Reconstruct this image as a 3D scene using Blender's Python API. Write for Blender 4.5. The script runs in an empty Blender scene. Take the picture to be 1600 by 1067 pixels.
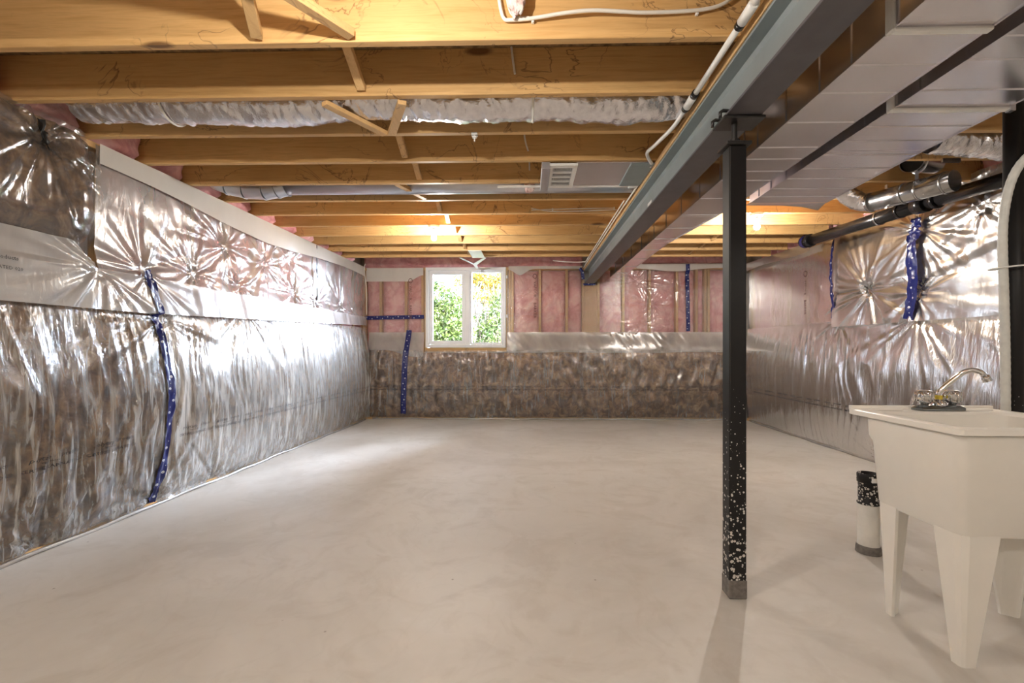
import bpy, math, random
import numpy as np
from mathutils import Vector, Matrix
random.seed(7)
S = bpy.context.scene
COL = S.collection
# ------------------------------------------------------------------ camera
cam = bpy.data.objects.new('camera', bpy.data.cameras.new('camera'))
COL.objects.link(cam)
cam.location = (0, 0, 1.12)
cam.rotation_euler = (math.radians(90), 0, math.atan(.0225))
cam.data.sensor_width = 36
cam.data.lens = 711 / 1600 * 36
cam.data.shift_x = -11 / 1600
cam.data.shift_y = 11.5 / 1600
cam.data.clip_start = .02
S.camera = cam
# ------------------------------------------------------------------ light
S.view_settings.view_transform = 'Standard'
S.view_settings.look = 'None'
S.view_settings.gamma = 1
S.view_settings.use_curve_mapping = False
S.view_settings.exposure = 1.75
w = bpy.data.worlds.new('world'); S.world = w; w.use_nodes = True
nt = w.node_tree
sky = nt.nodes.new('ShaderNodeTexSky'); sky.sky_type = 'NISHITA'
sky.sun_disc = False; sky.sun_elevation = math.radians(48); sky.sun_rotation = math.radians(200)
sky.dust_density = 2.5
bg = nt.nodes['Background']; bg.inputs['Strength'].default_value = .28
nt.links.new(sky.outputs[0], bg.inputs[0])
def light(name, kind, loc, energy, color, **kw):
    d = bpy.data.lights.new(name, kind); d.energy = energy; d.color = color
    for k, v in kw.items(): setattr(d, k, v)
    o = bpy.data.objects.new(name, d); o.location = loc; COL.objects.link(o); return o
sun = light('sun', 'SUN', (0, 0, 9), .45, (1, .95, .86), angle=.01)
sun.rotation_euler = Vector((.35, .72, -.75)).to_track_quat('-Z', 'Y').to_euler()
BULB_W = 46
BULB_C = (1, .935, .855)
# area lamp added outside the window, unseen, as extra daylight for the left wall
fill_lamp = light('added_fill_light', 'AREA', (1.9, 9.6, 3.3), 3400, (.72, .83, 1), shape='RECTANGLE', size=3.6, size_y=2.4)
fill_lamp.rotation_euler = (Vector((-1.9, 6.0, 1.2)) - Vector((1.9, 9.6, 3.3))).to_track_quat('-Z', 'Y').to_euler()
# ------------------------------------------------------------------ helpers
def new_mat(name):
    m = bpy.data.materials.new(name); m.use_nodes = True
    t = m.node_tree
    return m, t, t.nodes['Principled BSDF']
def N(t, kind, **kw):
    n = t.nodes.new('ShaderNode' + kind)
    for k, v in kw.items():
        if isinstance(k, str) and k in n.inputs: n.inputs[k].default_value = v
        else: setattr(n, k, v)
    return n
def ramp(t, fac, stops, interp='LINEAR'):
    r = N(t, 'ValToRGB'); r.color_ramp.interpolation = interp
    e = r.color_ramp.elements
    while len(e) < len(stops): e.new(.5)
    for q, (p, c) in zip(e, stops):
        q.position = p; q.color = (*c, 1) if len(c) == 3 else c
    t.links.new(fac, r.inputs[0]); return r
def mapped(t, scale=(1, 1, 1), coord='Object', rand=False):
    tc = N(t, 'TexCoord'); mp = N(t, 'Mapping'); mp.inputs['Scale'].default_value = scale
    t.links.new(tc.outputs[coord], mp.inputs[0])
    if rand:
        oi = N(t, 'ObjectInfo'); mu = N(t, 'VectorMath', operation='SCALE'); mu.inputs[0].default_value = (37, 19, 53)
        t.links.new(oi.outputs['Random'], mu.inputs['Scale']); t.links.new(mu.outputs[0], mp.inputs['Location'])
    return mp.outputs[0]
def noise(t, vec, scale, detail=4, rough=.55, dist=0):
    n = N(t, 'TexNoise'); n.inputs['Scale'].default_value = scale; n.inputs['Detail'].default_value = detail
    n.inputs['Roughness'].default_value = rough; n.inputs['Distortion'].default_value = dist
    t.links.new(vec, n.inputs['Vector']); return n.outputs['Fac']
def mixc(t, fac, a, b, mode='MIX'):
    m = N(t, 'Mix', data_type='RGBA', blend_type=mode)
    for k, v in ((0, fac), (6, a), (7, b)):
        if hasattr(v, 'is_linked'): t.links.new(v, m.inputs[k])
        elif k == 0: m.inputs[0].default_value = v
        else: m.inputs[k].default_value = (*v, 1)
    return m.outputs[2]
def math_(t, op, a, b=0.):
    m = N(t, 'Math', operation=op)
    for i, v in enumerate((a, b)):
        if hasattr(v, 'is_linked'): t.links.new(v, m.inputs[i])
        else: m.inputs[i].default_value = v
    return m.outputs[0]
def bump(t, h, strength, dist=.01, target=None):
    b = N(t, 'Bump'); b.inputs['Strength'].default_value = strength; b.inputs['Distance'].default_value = dist
    t.links.new(h, b.inputs['Height'])
    if target: t.links.new(b.outputs[0], target.inputs['Normal'])
    return b.outputs[0]
def plain(name, col, rough=.5, metal=0., mottle=.06, mscale=14, bmp=0., **kw):
    m, t, p = new_mat(name)
    f = noise(t, mapped(t), mscale, 4)
    a = tuple(max(0, c * (1 - mottle)) for c in col); b = tuple(min(1, c * (1 + mottle)) for c in col)
    t.links.new(ramp(t, f, [(.3, a), (.7, b)]).outputs[0], p.inputs['Base Color'])
    p.inputs['Roughness'].default_value = rough; p.inputs['Metallic'].default_value = metal
    for k, v in kw.items(): p.inputs[k].default_value = v
    if bmp: bump(t, noise(t, mapped(t), mscale * 3, 3), bmp, .005, p)
    return m
def wood_mat(name, light_c, mid_c, dark_c, axis, stain=.5):
    m, t, p = new_mat(name)
    sc = [1., 1., 1.]; sc[axis] = .06
    v = mapped(t, tuple(sc), rand=True)
    v2s = [1., 1., 1.]; v2s[axis] = .35
    v2 = mapped(t, tuple(v2s), rand=True)
    v3 = mapped(t, (1, 1, 1), rand=True)
    g = noise(t, v, 42, 6, .62, .4)
    base = ramp(t, g, [(.28, mid_c), (.5, light_c), (.78, tuple(c * .86 for c in mid_c))]).outputs[0]
    big = noise(t, v2, 2.2, 3)
    base = mixc(t, math_(t, 'MULTIPLY', ramp(t, big, [(.35, (0, 0, 0)), (.7, (1, 1, 1))]).outputs[0], .55), base, tuple(c * .78 for c in mid_c))
    st = noise(t, v3, 2.4, 4, .55, 1.8)
    line = ramp(t, st, [(.482, (0, 0, 0)), (.497, (1, 1, 1)), (.503, (0, 0, 0))]).outputs[0]
    where = ramp(t, noise(t, v3, 2.0, 2), [(.50, (0, 0, 0)), (.60, (1, 1, 1))]).outputs[0]
    base = mixc(t, math_(t, 'MULTIPLY', math_(t, 'MULTIPLY', line, where), stain), base, dark_c)
    vo = N(t, 'TexVoronoi'); vo.inputs['Scale'].default_value = 3.1; t.links.new(v2, vo.inputs['Vector'])
    kn = ramp(t, vo.outputs['Distance'], [(.05, (1, 1, 1)), (.085, (0, 0, 0))]).outputs[0]
    base = mixc(t, math_(t, 'MULTIPLY', kn, .8), base, dark_c)
    oi = N(t, 'ObjectInfo'); hs = N(t, 'HueSaturation')
    t.links.new(base, hs.inputs['Color'])
    t.links.new(math_(t, 'ADD', math_(t, 'MULTIPLY', oi.outputs['Random'], .22), .9), hs.inputs['Value'])
    t.links.new(hs.outputs[0], p.inputs['Base Color'])
    p.inputs['Roughness'].default_value = .55
    bump(t, g, .15, .003, p)
    return m
M = {}
M['joist'] = wood_mat('spruce_along_x', (.70, .44, .185), (.55, .31, .105), (.09, .03, .010), 0, .75)
M['plate'] = wood_mat('spruce_along_y', (.68, .44, .20), (.56, .33, .13), (.14, .06, .02), 1, .5)
M['stud'] = wood_mat('spruce_along_z', (.70, .46, .23), (.60, .37, .17), (.20, .09, .04), 2, .4)
M['osb'] = plain('subfloor_board', (.30, .19, .09), .8, 0, .5, 30)
# concrete floor
def concrete():
    m, t, p = new_mat('trowelled_concrete')
    v = mapped(t)
    n1 = noise(t, v, .55, 5, .6, 1.2); n2 = noise(t, v, 2.3, 6, .62, 2.2); n3 = noise(t, v, 26, 4, .6)
    c = ramp(t, n1, [(.32, (.50, .47, .425)), (.5, (.585, .56, .52)), (.68, (.64, .62, .585))]).outputs[0]
    c = mixc(t, math_(t, 'MULTIPLY', ramp(t, n2, [(.36, (1, 1, 1)), (.5, (0, 0, 0))]).outputs[0], .38), c, (.44, .40, .35))
    sw = ramp(t, noise(t, v, 1.1, 2, .5, 3.2), [(.47, (0, 0, 0)), (.5, (1, 1, 1)), (.53, (0, 0, 0))]).outputs[0]
    c = mixc(t, math_(t, 'MULTIPLY', sw, .06), c, (.30, .27, .23))
    pale = ramp(t, noise(t, v, 3.1, 5, .65, 1.4), [(.58, (0, 0, 0)), (.72, (1, 1, 1))]).outputs[0]
    c = mixc(t, math_(t, 'MULTIPLY', pale, .28), c, (.70, .69, .67))
    c = mixc(t, math_(t, 'MULTIPLY', n3, .14), c, (.40, .37, .33))
    vo = N(t, 'TexVoronoi'); vo.inputs['Scale'].default_value = 4.2; t.links.new(v, vo.inputs['Vector'])
    c = mixc(t, math_(t, 'MULTIPLY', ramp(t, vo.outputs['Distance'], [(.012, (1, 1, 1)), (.03, (0, 0, 0))]).outputs[0], .7), c, (.16, .13, .10))
    t.links.new(c, p.inputs['Base Color'])
    t.links.new(math_(t, 'ADD', math_(t, 'MULTIPLY', n2, .25), .38), p.inputs['Roughness'])
    bump(t, math_(t, 'ADD', math_(t, 'MULTIPLY', n2, .6), n3), .12, .004, p)
    return m
M['floor'] = concrete()
M['wall'] = plain('poured_concrete', (.50, .48, .45), .85, 0, .12, 4, .2)
def fibre(name, stops, scale, dist, dark=None):
    m, t, p = new_mat(name)
    v = mapped(t, rand=True)
    n = noise(t, v, scale, 7, .62, dist)
    c = ramp(t, n, stops).outputs[0]
    if dark:
        d = ramp(t, noise(t, v, scale * .45, 4, .6, dist * 1.5), [(.44, (0, 0, 0)), (.5, (1, 1, 1)), (.56, (0, 0, 0))]).outputs[0]
        c = mixc(t, math_(t, 'MULTIPLY', d, dark[0]), c, dark[1])
    t.links.new(c, p.inputs['Base Color']); p.inputs['Roughness'].default_value = .95
    bump(t, n, .6, .02, p)
    return m
M['brown'] = fibre('brown_glass_wool', [(.30, (.045, .019, .009)), (.45, (.15, .073, .032)), (.57, (.31, .17, .08)), (.74, (.62, .42, .23))], 10, .7)
M['pink'] = fibre('pink_glass_wool', [(.28, (.62, .25, .26)), (.48, (.80, .42, .43)), (.72, (.88, .62, .61))], 5.0, .6, (.30, (.38, .09, .10)))
def poly(name, haze, rough=.2, gl=.1, tint=(.96, .95, .93), hcol=(.86, .84, .80), bscale=30, bstr=.25, stretch=(1, 1, .35), hv=.5, streak=0.):
    # thin polyethylene film: mostly see-through, a sheen, and pale noise streaks painted in for reflections on the pleats (streak)
    m, t, p = new_mat(name); t.nodes.remove(p)
    out = t.nodes['Material Output']
    tr = N(t, 'BsdfTransparent'); tr.inputs[0].default_value = (*tint, 1)
    g = N(t, 'BsdfGlossy'); g.inputs['Roughness'].default_value = rough
    df = N(t, 'BsdfDiffuse'); df.inputs[0].default_value = (*hcol, 1)
    tl = N(t, 'BsdfTranslucent'); tl.inputs[0].default_value = (*hcol, 1)
    dm = N(t, 'MixShader'); dm.inputs[0].default_value = .3
    t.links.new(df.outputs[0], dm.inputs[1]); t.links.new(tl.outputs[0], dm.inputs[2])
    n = noise(t, mapped(t, stretch), bscale, 3, .5, .6)
    nb = bump(t, n, bstr, .01)
    for s_ in (g, df): t.links.new(nb, s_.inputs['Normal'])
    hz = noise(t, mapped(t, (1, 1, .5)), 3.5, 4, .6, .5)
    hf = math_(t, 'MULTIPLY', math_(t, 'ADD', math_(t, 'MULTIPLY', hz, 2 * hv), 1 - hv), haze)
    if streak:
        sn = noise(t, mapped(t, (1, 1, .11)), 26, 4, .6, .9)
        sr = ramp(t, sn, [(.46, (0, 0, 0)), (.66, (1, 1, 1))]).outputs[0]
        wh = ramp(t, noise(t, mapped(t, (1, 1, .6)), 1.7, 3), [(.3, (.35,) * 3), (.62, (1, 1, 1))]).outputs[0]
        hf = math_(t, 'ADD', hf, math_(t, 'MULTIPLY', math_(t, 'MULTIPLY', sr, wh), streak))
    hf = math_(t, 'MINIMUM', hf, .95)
    m1 = N(t, 'MixShader'); t.links.new(hf, m1.inputs[0])
    t.links.new(tr.outputs[0], m1.inputs[1]); t.links.new(dm.outputs[0], m1.inputs[2])
    lw = N(t, 'LayerWeight'); lw.inputs['Blend'].default_value = .42; t.links.new(nb, lw.inputs['Normal'])
    ff = math_(t, 'ADD', math_(t, 'MULTIPLY', lw.outputs['Fresnel'], .9), gl)
    ff = math_(t, 'MINIMUM', ff, .9)
    m2 = N(t, 'MixShader'); t.links.new(ff, m2.inputs[0])
    t.links.new(m1.outputs[0], m2.inputs[1]); t.links.new(g.outputs[0], m2.inputs[2])
    t.links.new(m2.outputs[0], out.inputs[0])
    return m
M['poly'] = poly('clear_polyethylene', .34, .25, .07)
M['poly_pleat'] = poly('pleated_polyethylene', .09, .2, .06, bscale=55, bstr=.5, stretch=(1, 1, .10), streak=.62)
M['poly_far'] = poly('pleated_polyethylene_daylit', .30, .22, .12, bscale=55, bstr=.5, stretch=(1, 1, .10), streak=.60)  # extra haze paints in the daylight that whitens the far left wall
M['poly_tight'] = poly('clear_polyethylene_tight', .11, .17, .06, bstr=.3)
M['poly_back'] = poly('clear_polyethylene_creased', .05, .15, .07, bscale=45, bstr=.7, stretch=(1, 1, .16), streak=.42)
M['poly_right'] = poly('pleated_polyethylene_brightened', .42, .24, .10, hcol=(.85, .82, .84), bscale=50, bstr=.4, stretch=(1, 1, .10), streak=.45)  # more haze and a faint mauve painted in to brighten this wall
M['poly_gather'] = poly('gathered_polyethylene', .24, .28, .04, hcol=(.86, .80, .72), bscale=18, bstr=.3)
M['poly_band'] = poly('doubled_polyethylene', .50, .25, .08, hcol=(.84, .82, .79), bstr=.15)
M['poly_white'] = poly('white_polyethylene', .86, .3, .03, hcol=(.88, .85, .79), bscale=9, bstr=.12, hv=.12)
# blue tape with white round marks, in metres along the strip (UV)
def tape_mat():
    m, t, p = new_mat('blue_sheathing_tape')
    tc = N(t, 'TexCoord'); sp = N(t, 'SeparateXYZ'); t.links.new(tc.outputs['UV'], sp.inputs[0])
    u, vv = sp.outputs[0], sp.outputs[1]
    def dots(per, off, cv, r):
        a = math_(t, 'SUBTRACT', math_(t, 'FRACT', math_(t, 'ADD', math_(t, 'DIVIDE', u, per), off)), .5)
        a = math_(t, 'MULTIPLY', a, per); b = math_(t, 'SUBTRACT', vv, cv)
        d = math_(t, 'SQRT', math_(t, 'ADD', math_(t, 'MULTIPLY', a, a), math_(t, 'MULTIPLY', b, b)))
        disc = math_(t, 'LESS_THAN', d, r)
        aa = math_(t, 'ABSOLUTE', a); bb = math_(t, 'ABSOLUTE', b)
        bar = math_(t, 'MULTIPLY', math_(t, 'LESS_THAN', bb, r * .13), math_(t, 'LESS_THAN', aa, r * .5))
        top = math_(t, 'MULTIPLY', math_(t, 'LESS_THAN', bb, r * .45), math_(t, 'LESS_THAN', math_(t, 'ABSOLUTE', math_(t, 'SUBTRACT', a, r * .45)), r * .13))
        return math_(t, 'MULTIPLY', disc, math_(t, 'SUBTRACT', 1, math_(t, 'MAXIMUM', bar, top)))
    f = dots(.17, 0, .010, .0095)
    for q in ((.17, .5, -.014, .0085), (.17, .27, .017, .0032), (.17, .72, -.008, .0032)): f = math_(t, 'MAXIMUM', f, dots(*q))
    t.links.new(mixc(t, f, (.006, .012, .115), (.66, .68, .72)), p.inputs['Base Color'])
    p.inputs['Roughness'].default_value = .3
    bump(t, noise(t, mapped(t), 60, 2), .3, .004, p)
    return m
M['tape'] = tape_mat()
M['black_tape'] = plain('black_tape', (.015, .014, .013), .35)
M['steel_web'] = plain('grey_primed_steel', (.30, .34, .345), .38, .35, .10, 5, .05)
M['post'] = plain('black_painted_steel', (.030, .028, .027), .36, .25, .2, 9, .05)
def splatter():
    m, t, p = new_mat('black_paint_with_mortar_splatter')
    v = mapped(t); tc = N(t, 'TexCoord'); sp = N(t, 'SeparateXYZ'); t.links.new(tc.outputs['Object'], sp.inputs[0])
    vo = N(t, 'TexVoronoi'); vo.inputs['Scale'].default_value = 75; t.links.new(v, vo.inputs['Vector'])
    vo2 = N(t, 'TexVoronoi'); vo2.inputs['Scale'].default_value = 38; t.links.new(v, vo2.inputs['Vector'])
    # more drops towards the floor: they are mortar thrown up while the slab was poured
    hgt = math_(t, 'SUBTRACT', 1, math_(t, 'DIVIDE', sp.outputs[2], 1.15))
    thr = math_(t, 'MULTIPLY', math_(t, 'MAXIMUM', hgt, 0), .48)
    cs = N(t, 'SeparateColor'); t.links.new(vo.outputs['Color'], cs.inputs[0])
    f = math_(t, 'LESS_THAN', vo.outputs['Distance'], math_(t, 'MULTIPLY', thr, math_(t, 'MULTIPLY', cs.outputs[0], 1.5)))
    cs2 = N(t, 'SeparateColor'); t.links.new(vo2.outputs['Color'], cs2.inputs[0])
    f2 = math_(t, 'LESS_THAN', vo2.outputs['Distance'], math_(t, 'MULTIPLY', math_(t, 'SUBTRACT', thr, .12), cs2.outputs[0]))
    f = math_(t, 'MAXIMUM', f, f2)
    t.links.new(mixc(t, f, (.014, .013, .013), (.62, .59, .55)), p.inputs['Base Color'])
    p.inputs['Specular IOR Level'].default_value = .3
    t.links.new(mixc(t, f, (.45,) * 3, (.9,) * 3), p.inputs['Roughness'])
    p.inputs['Metallic'].default_value = .15
    return m
M['splat'] = splatter()
M['beam'] = plain('primed_steel_in_shade', (.105, .098, .108), .42, .2, .10, 12, .05)  # same steel as the web, colour darkened for the shaded underside
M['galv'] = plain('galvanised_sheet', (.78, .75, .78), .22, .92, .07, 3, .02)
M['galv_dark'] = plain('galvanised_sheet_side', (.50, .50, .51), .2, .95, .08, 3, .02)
M['galv_blue'] = plain('galvanised_round', (.60, .62, .68), .3, .85, .07, 5, .02)
M['foil'] = plain('crinkled_foil', (.78, .77, .80), .2, .95, .10, 30, .5)
M['abs'] = plain('black_pipe', (.012, .011, .012), .25, 0, .2, 9, .03)
M['pvc'] = plain('white_pipe', (.78, .77, .74), .35, 0, .05, 9)
M['hose'] = plain('white_hose', (.62, .62, .58), .35, 0, .08, 30)
M['cable'] = plain('white_cable', (.80, .77, .70), .4, 0, .05, 9)
M['tub'] = plain('white_moulded_plastic', (.82, .79, .73), .38, 0, .015, 12)
M['chrome'] = plain('chrome', (.75, .75, .76), .07, 1, .02, 4)
M['steel_dark'] = plain('polished_dark_steel', (.22, .24, .25), .18, .9, .05, 10)
M['brass'] = plain('yellow_band', (.62, .47, .05), .4, .1, .1, 20)
M['vinyl'] = plain('white_vinyl', (.80, .81, .83), .35, 0, .02, 9)
M['white'] = plain('white_enamel', (.82, .81, .78), .4, 0, .03, 9)
M['dark'] = plain('dark_void', (.01, .01, .01), .8)
M['ink'] = plain('black_ink', (.02, .02, .025), .6)
M['ink_faint'] = plain('brown_ink', (.16, .07, .06), .7)
M['mortar'] = plain('mortar_spatter', (.17, .155, .14), .9, 0, .3, 40, .4)
M['stub_white'] = plain('mortar_coated_pipe', (.70, .68, .63), .7, 0, .12, 12, .2)
M['bark'] = plain('bark', (.17, .13, .11), .9, 0, .3, 20, .4)
M['grass'] = plain('lawn', (.10, .11, .07), .9, 0, .4, 8, .3)
def leaf_mat(name, a, b):
    m, t, p = new_mat(name)
    f = noise(t, mapped(t), 3.5, 3)
    t.links.new(ramp(t, f, [(.35, a), (.65, b)]).outputs[0], p.inputs['Base Color'])
    p.inputs['Roughness'].default_value = .6; return m
M['leaf_green'] = leaf_mat('green_leaf', (.055, .11, .018), (.17, .24, .045))
M['leaf_yellow'] = leaf_mat('yellow_leaf', (.42, .27, .03), (.60, .40, .06))
M['leaf_olive'] = leaf_mat('olive_leaf', (.05, .08, .028), (.17, .20, .075))
m, t, p = new_mat('window_glass'); t.nodes.remove(p)
tr = N(t, 'BsdfTransparent'); g = N(t, 'BsdfGlossy'); g.inputs['Roughness'].default_value = .01
fr = N(t, 'Fresnel'); mx = N(t, 'MixShader')
t.links.new(math_(t, 'ADD', math_(t, 'MULTIPLY', fr.outputs[0], .8), math_(t, 'MULTIPLY', noise(t, mapped(t), 2, 1), .01)), mx.inputs[0])
t.links.new(tr.outputs[0], mx.inputs[1]); t.links.new(g.outputs[0], mx.inputs[2])
t.links.new(mx.outputs[0], t.nodes['Material Output'].inputs[0]); M['glass'] = m
m, t, p = new_mat('bulb_glass'); t.nodes.remove(p)
tr = N(t, 'BsdfTransparent'); em = N(t, 'Emission'); em.inputs[0].default_value = (1, .86, .66, 1)
nz = noise(t, mapped(t), 5, 1); t.links.new(math_(t, 'ADD', math_(t, 'MULTIPLY', nz, .2), 9.), em.inputs[1])
mx = N(t, 'MixShader'); mx.inputs[0].default_value = .5
t.links.new(tr.outputs[0], mx.inputs[1]); t.links.new(em.outputs[0], mx.inputs[2])
t.links.new(mx.outputs[0], t.nodes['Material Output'].inputs[0]); M['bulb'] = m

class MB:
    def __init__(s): s.v = []; s.f = []; s.sm = []
    def add(s, vs, fs, smooth=False):
        o = len(s.v); s.v += [tuple(q) for q in vs]
        s.f += [tuple(i + o for i in f) for f in fs]; s.sm += [smooth] * len(fs); return s
    def box(s, x0, x1, y0, y1, z0, z1):
        v = [(x, y, z) for z in (z0, z1) for y in (y0, y1) for x in (x0, x1)]
        return s.add(v, [(0, 2, 3, 1), (4, 5, 7, 6), (0, 1, 5, 4), (2, 6, 7, 3), (0, 4, 6, 2), (1, 3, 7, 5)])
    def hexa(s, bot, top):           # two quads of points, bottom then top (same winding)
        return s.add(list(bot) + list(top), [(3, 2, 1, 0), (4, 5, 6, 7), (0, 1, 5, 4), (1, 2, 6, 5), (2, 3, 7, 6), (3, 0, 4, 7)])
    def bar(s, p, q, wd, ht, up=(0, 0, 1)):
        p, q = Vector(p), Vector(q); d = (q - p).normalized(); u = Vector(up)
        r = d.cross(u).normalized(); u = r.cross(d).normalized()
        c = lambda a: [a + r * sx * wd / 2 + u * sy * ht / 2 for sx, sy in ((-1, -1), (1, -1), (1, 1), (-1, 1))]
        return s.hexa(c(p), c(q))
    def tube(s, path, r, seg=14, caps=True, smooth=True):
        P = [Vector(p) for p in path]; n = len(P)
        rr = r if hasattr(r, '__len__') else [r] * n
        vs = []; ref = None
        for i in range(n):
            d = (P[min(i + 1, n - 1)] - P[max(i - 1, 0)]).normalized()
            if ref is None: ref = d.cross(Vector((0, 0, 1)) if abs(d.z) < .9 else Vector((1, 0, 0))).normalized()
            ref = (ref - d * ref.dot(d)).normalized(); b = d.cross(ref)
            for k in range(seg):
                a = 2 * math.pi * k / seg
                vs.append(P[i] + (ref * math.cos(a) + b * math.sin(a)) * rr[i])
        fs = [(i * seg + k, i * seg + (k + 1) % seg, (i + 1) * seg + (k + 1) % seg, (i + 1) * seg + k) for i in range(n - 1) for k in range(seg)]
        s.add(vs, fs, smooth)
        if caps:
            o = len(s.v) - len(vs)
            s.f += [tuple(o + k for k in reversed(range(seg))), tuple(o + (n - 1) * seg + k for k in range(seg))]; s.sm += [False, False]
        return s
    def lathe(s, prof, c=(0, 0, 0), seg=24, smooth=True):      # prof: (radius, z)
        vs = [(c[0] + r * math.cos(2 * math.pi * k / seg), c[1] + r * math.sin(2 * math.pi * k / seg), c[2] + z) for r, z in prof for k in range(seg)]
        n = len(prof)
        fs = [(i * seg + k, i * seg + (k + 1) % seg, (i + 1) * seg + (k + 1) % seg, (i + 1) * seg + k) for i in range(n - 1) for k in range(seg)]
        return s.add(vs, fs, smooth)
    def prism(s, pts, d):            # pts: planar polygon, d: extrusion vector
        n = len(pts); d = Vector(d); a = [Vector(p) for p in pts]
        return s.add(a + [p + d for p in a], [tuple(reversed(range(n))), tuple(range(n, 2 * n))] + [(i, (i + 1) % n, n + (i + 1) % n, n + i) for i in range(n)])
    def build(s, name, mat, parent=None, bevel=0, seg=1):
        me = bpy.data.meshes.new(name); me.from_pydata(s.v, [], s.f); me.update()
        me.polygons.foreach_set('use_smooth', s.sm)
        me.materials.append(M[mat] if isinstance(mat, str) else mat)
        return link(name, me, parent, bevel, seg)
def link(name, me, parent=None, bevel=0, seg=1):
    o = bpy.data.objects.new(name, me); COL.objects.link(o)
    if parent:
        o.parent = parent
        if parent.parent is None: o.matrix_parent_inverse = Matrix.Translation(-parent.location)   # shapes are given in world metres
    if bevel:
        b = o.modifiers.new('bevel', 'BEVEL'); b.width = bevel; b.segments = seg; b.limit_method = 'ANGLE'; b.angle_limit = math.radians(40)
    return o
def tag(o, label=None, cat=None, group=None, kind=None):
    for k, v in (('label', label), ('category', cat), ('group', group), ('kind', kind)):
        if v: o[k] = v
    return o
def thing(name, loc, label, cat, group=None):
    o = bpy.data.objects.new(name, None); o.location = loc; o.empty_display_size = .1; COL.objects.link(o)
    return tag(o, label, cat, group)
def grid_obj(name, P, mat, parent=None, thick=0, uv=None):
    """P: (n, m, 3) array of points -> smooth grid mesh"""
    n, mm = P.shape[:2]
    me = bpy.data.meshes.new(name)
    me.vertices.add(n * mm); me.vertices.foreach_set('co', P.reshape(-1).astype(np.float32))
    i, j = np.meshgrid(np.arange(n - 1), np.arange(mm - 1), indexing='ij')
    a = (i * mm + j).ravel()
    q = np.stack([a, a + mm, a + mm + 1, a + 1], 1)
    me.loops.add(q.size); me.loops.foreach_set('vertex_index', q.ravel().astype(np.int32))
    me.polygons.add(len(q)); me.polygons.foreach_set('loop_start', (np.arange(len(q)) * 4).astype(np.int32))
    if uv is not None:
        l = me.uv_layers.new(name='UVMap'); l.data.foreach_set('uv', uv.reshape(-1, 2)[q.ravel()].ravel().astype(np.float32))
    me.update(calc_edges=True); me.validate()
    me.polygons.foreach_set('use_smooth', np.ones(len(q), bool))
    me.materials.append(M[mat])
    o = link(name, me, parent)
    if thick:
        s = o.modifiers.new('thickness', 'SOLIDIFY'); s.thickness = thick; s.offset = 0
    return o
# ---- smooth value noise on arrays
def vn(x, y, seed=0):
    rs = np.random.RandomState(seed); T = rs.rand(256, 256)
    x = np.asarray(x, float); y = np.asarray(y, float)
    xi = np.floor(x).astype(int); yi = np.floor(y).astype(int); fx = x - xi; fy = y - yi
    fx = fx * fx * (3 - 2 * fx); fy = fy * fy * (3 - 2 * fy)
    g = lambda i, j: T[i % 256, j % 256]
    return (g(xi, yi) * (1 - fx) + g(xi + 1, yi) * fx) * (1 - fy) + (g(xi, yi + 1) * (1 - fx) + g(xi + 1, yi + 1) * fx) * fy
def sst(a, b, x):
    t = np.clip((x - a) / (b - a), 0, 1); return t * t * (3 - 2 * t)
def radial(u, z, cu, cz, k, R, amp, seed):
    du, dz = u - cu, z - cz; r = np.hypot(du, dz) + 1e-4; th = np.arctan2(dz, du)
    f = vn(th * k + 30, r * 2.5, seed) - .5
    return amp * f * 2 * np.exp(-r / R) * sst(0, .06, r) - .7 * amp * np.exp(-(r / .07) ** 2)
# ------------------------------------------------------------------ the three walls: (u along, z, d inward) -> world
def XL(u): return -2.77 + .0225 * (u - 2.26)
def PL(u, z, d): return np.stack([XL(u) + d, u + 0 * d, z + 0 * d], -1)
def PR(u, z, d): return np.stack([3.48 - d + 0 * u, u + 0 * d, z + 0 * d], -1)
def PB(u, z, d): return np.stack([u + 0 * d, 7.30 - d + 0 * u, z + 0 * d], -1)
ZC, ZJ, ZT = 2.655, 2.41, 2.645      # deck, joist bottom, joist top
# lower bulging blanket under tight sheet
def bulge(z, top, amp):
    t = np.clip(z / top, 0, 1); return amp * np.sin(np.pi * np.clip(t, 0, 1) ** .85) ** .8
def pleats(u, z, seed, amp, wl, slant=0., top=1.38):
    wob = (vn(u * 1.3, z * 2.2, seed + 5) - .5) * .22 + slant * z
    a = vn((u + wob) / wl, z * 1.6, seed); b = vn((u + wob) / (wl * .45), z * 2.6, seed + 1)
    c = vn((u + wob * 1.6) / (wl * 2.7), z * 1.1, seed + 2)
    env = sst(0, .12, z) * sst(top, top - .12, z) * (.35 + 1.1 * vn(u * .9, z * 2.0, seed + 3))
    rid = 1 - np.abs(2 * a - 1)
    return amp * env * (1.3 * rid ** 1.5 + .35 * b + 1.7 * c - 1.4)
def dL_low(u, z):
    d = .066 + bulge(z, 1.4, .085 + .03 * (vn(u * .8, z * 0 + 3, 11) - .5))
    d = d + pleats(u, z, 21, .013 + .009 * sst(3.0, 2.2, u), .062, .05) + .016 * sst(.0, .2, z) * sst(1.36, 1.1, z) * (vn(u / .11 + .35 * z + .8 * vn(u * 2, z * 2, 27), z * .8, 26) - .5) * 2 * sst(3.3, 2.6, u)
    d = d + radial(u, z, 3.17, .06, 7, .35, .020, 31) + radial(u, z, 3.25, 1.34, 8, .4, .020, 32) + radial(u, z, 2.42, .03, 7, .4, .022, 33)
    d = d + radial(u, z, 4.2, 1.5, 9, .45, .014, 34) + radial(u, z, 3.75, .03, 9, .3, .02, 36)
    return d - .012 * np.exp(-((u - (3.2 - .04 * sst(.5, 0, z))) / .05) ** 2)
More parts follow.
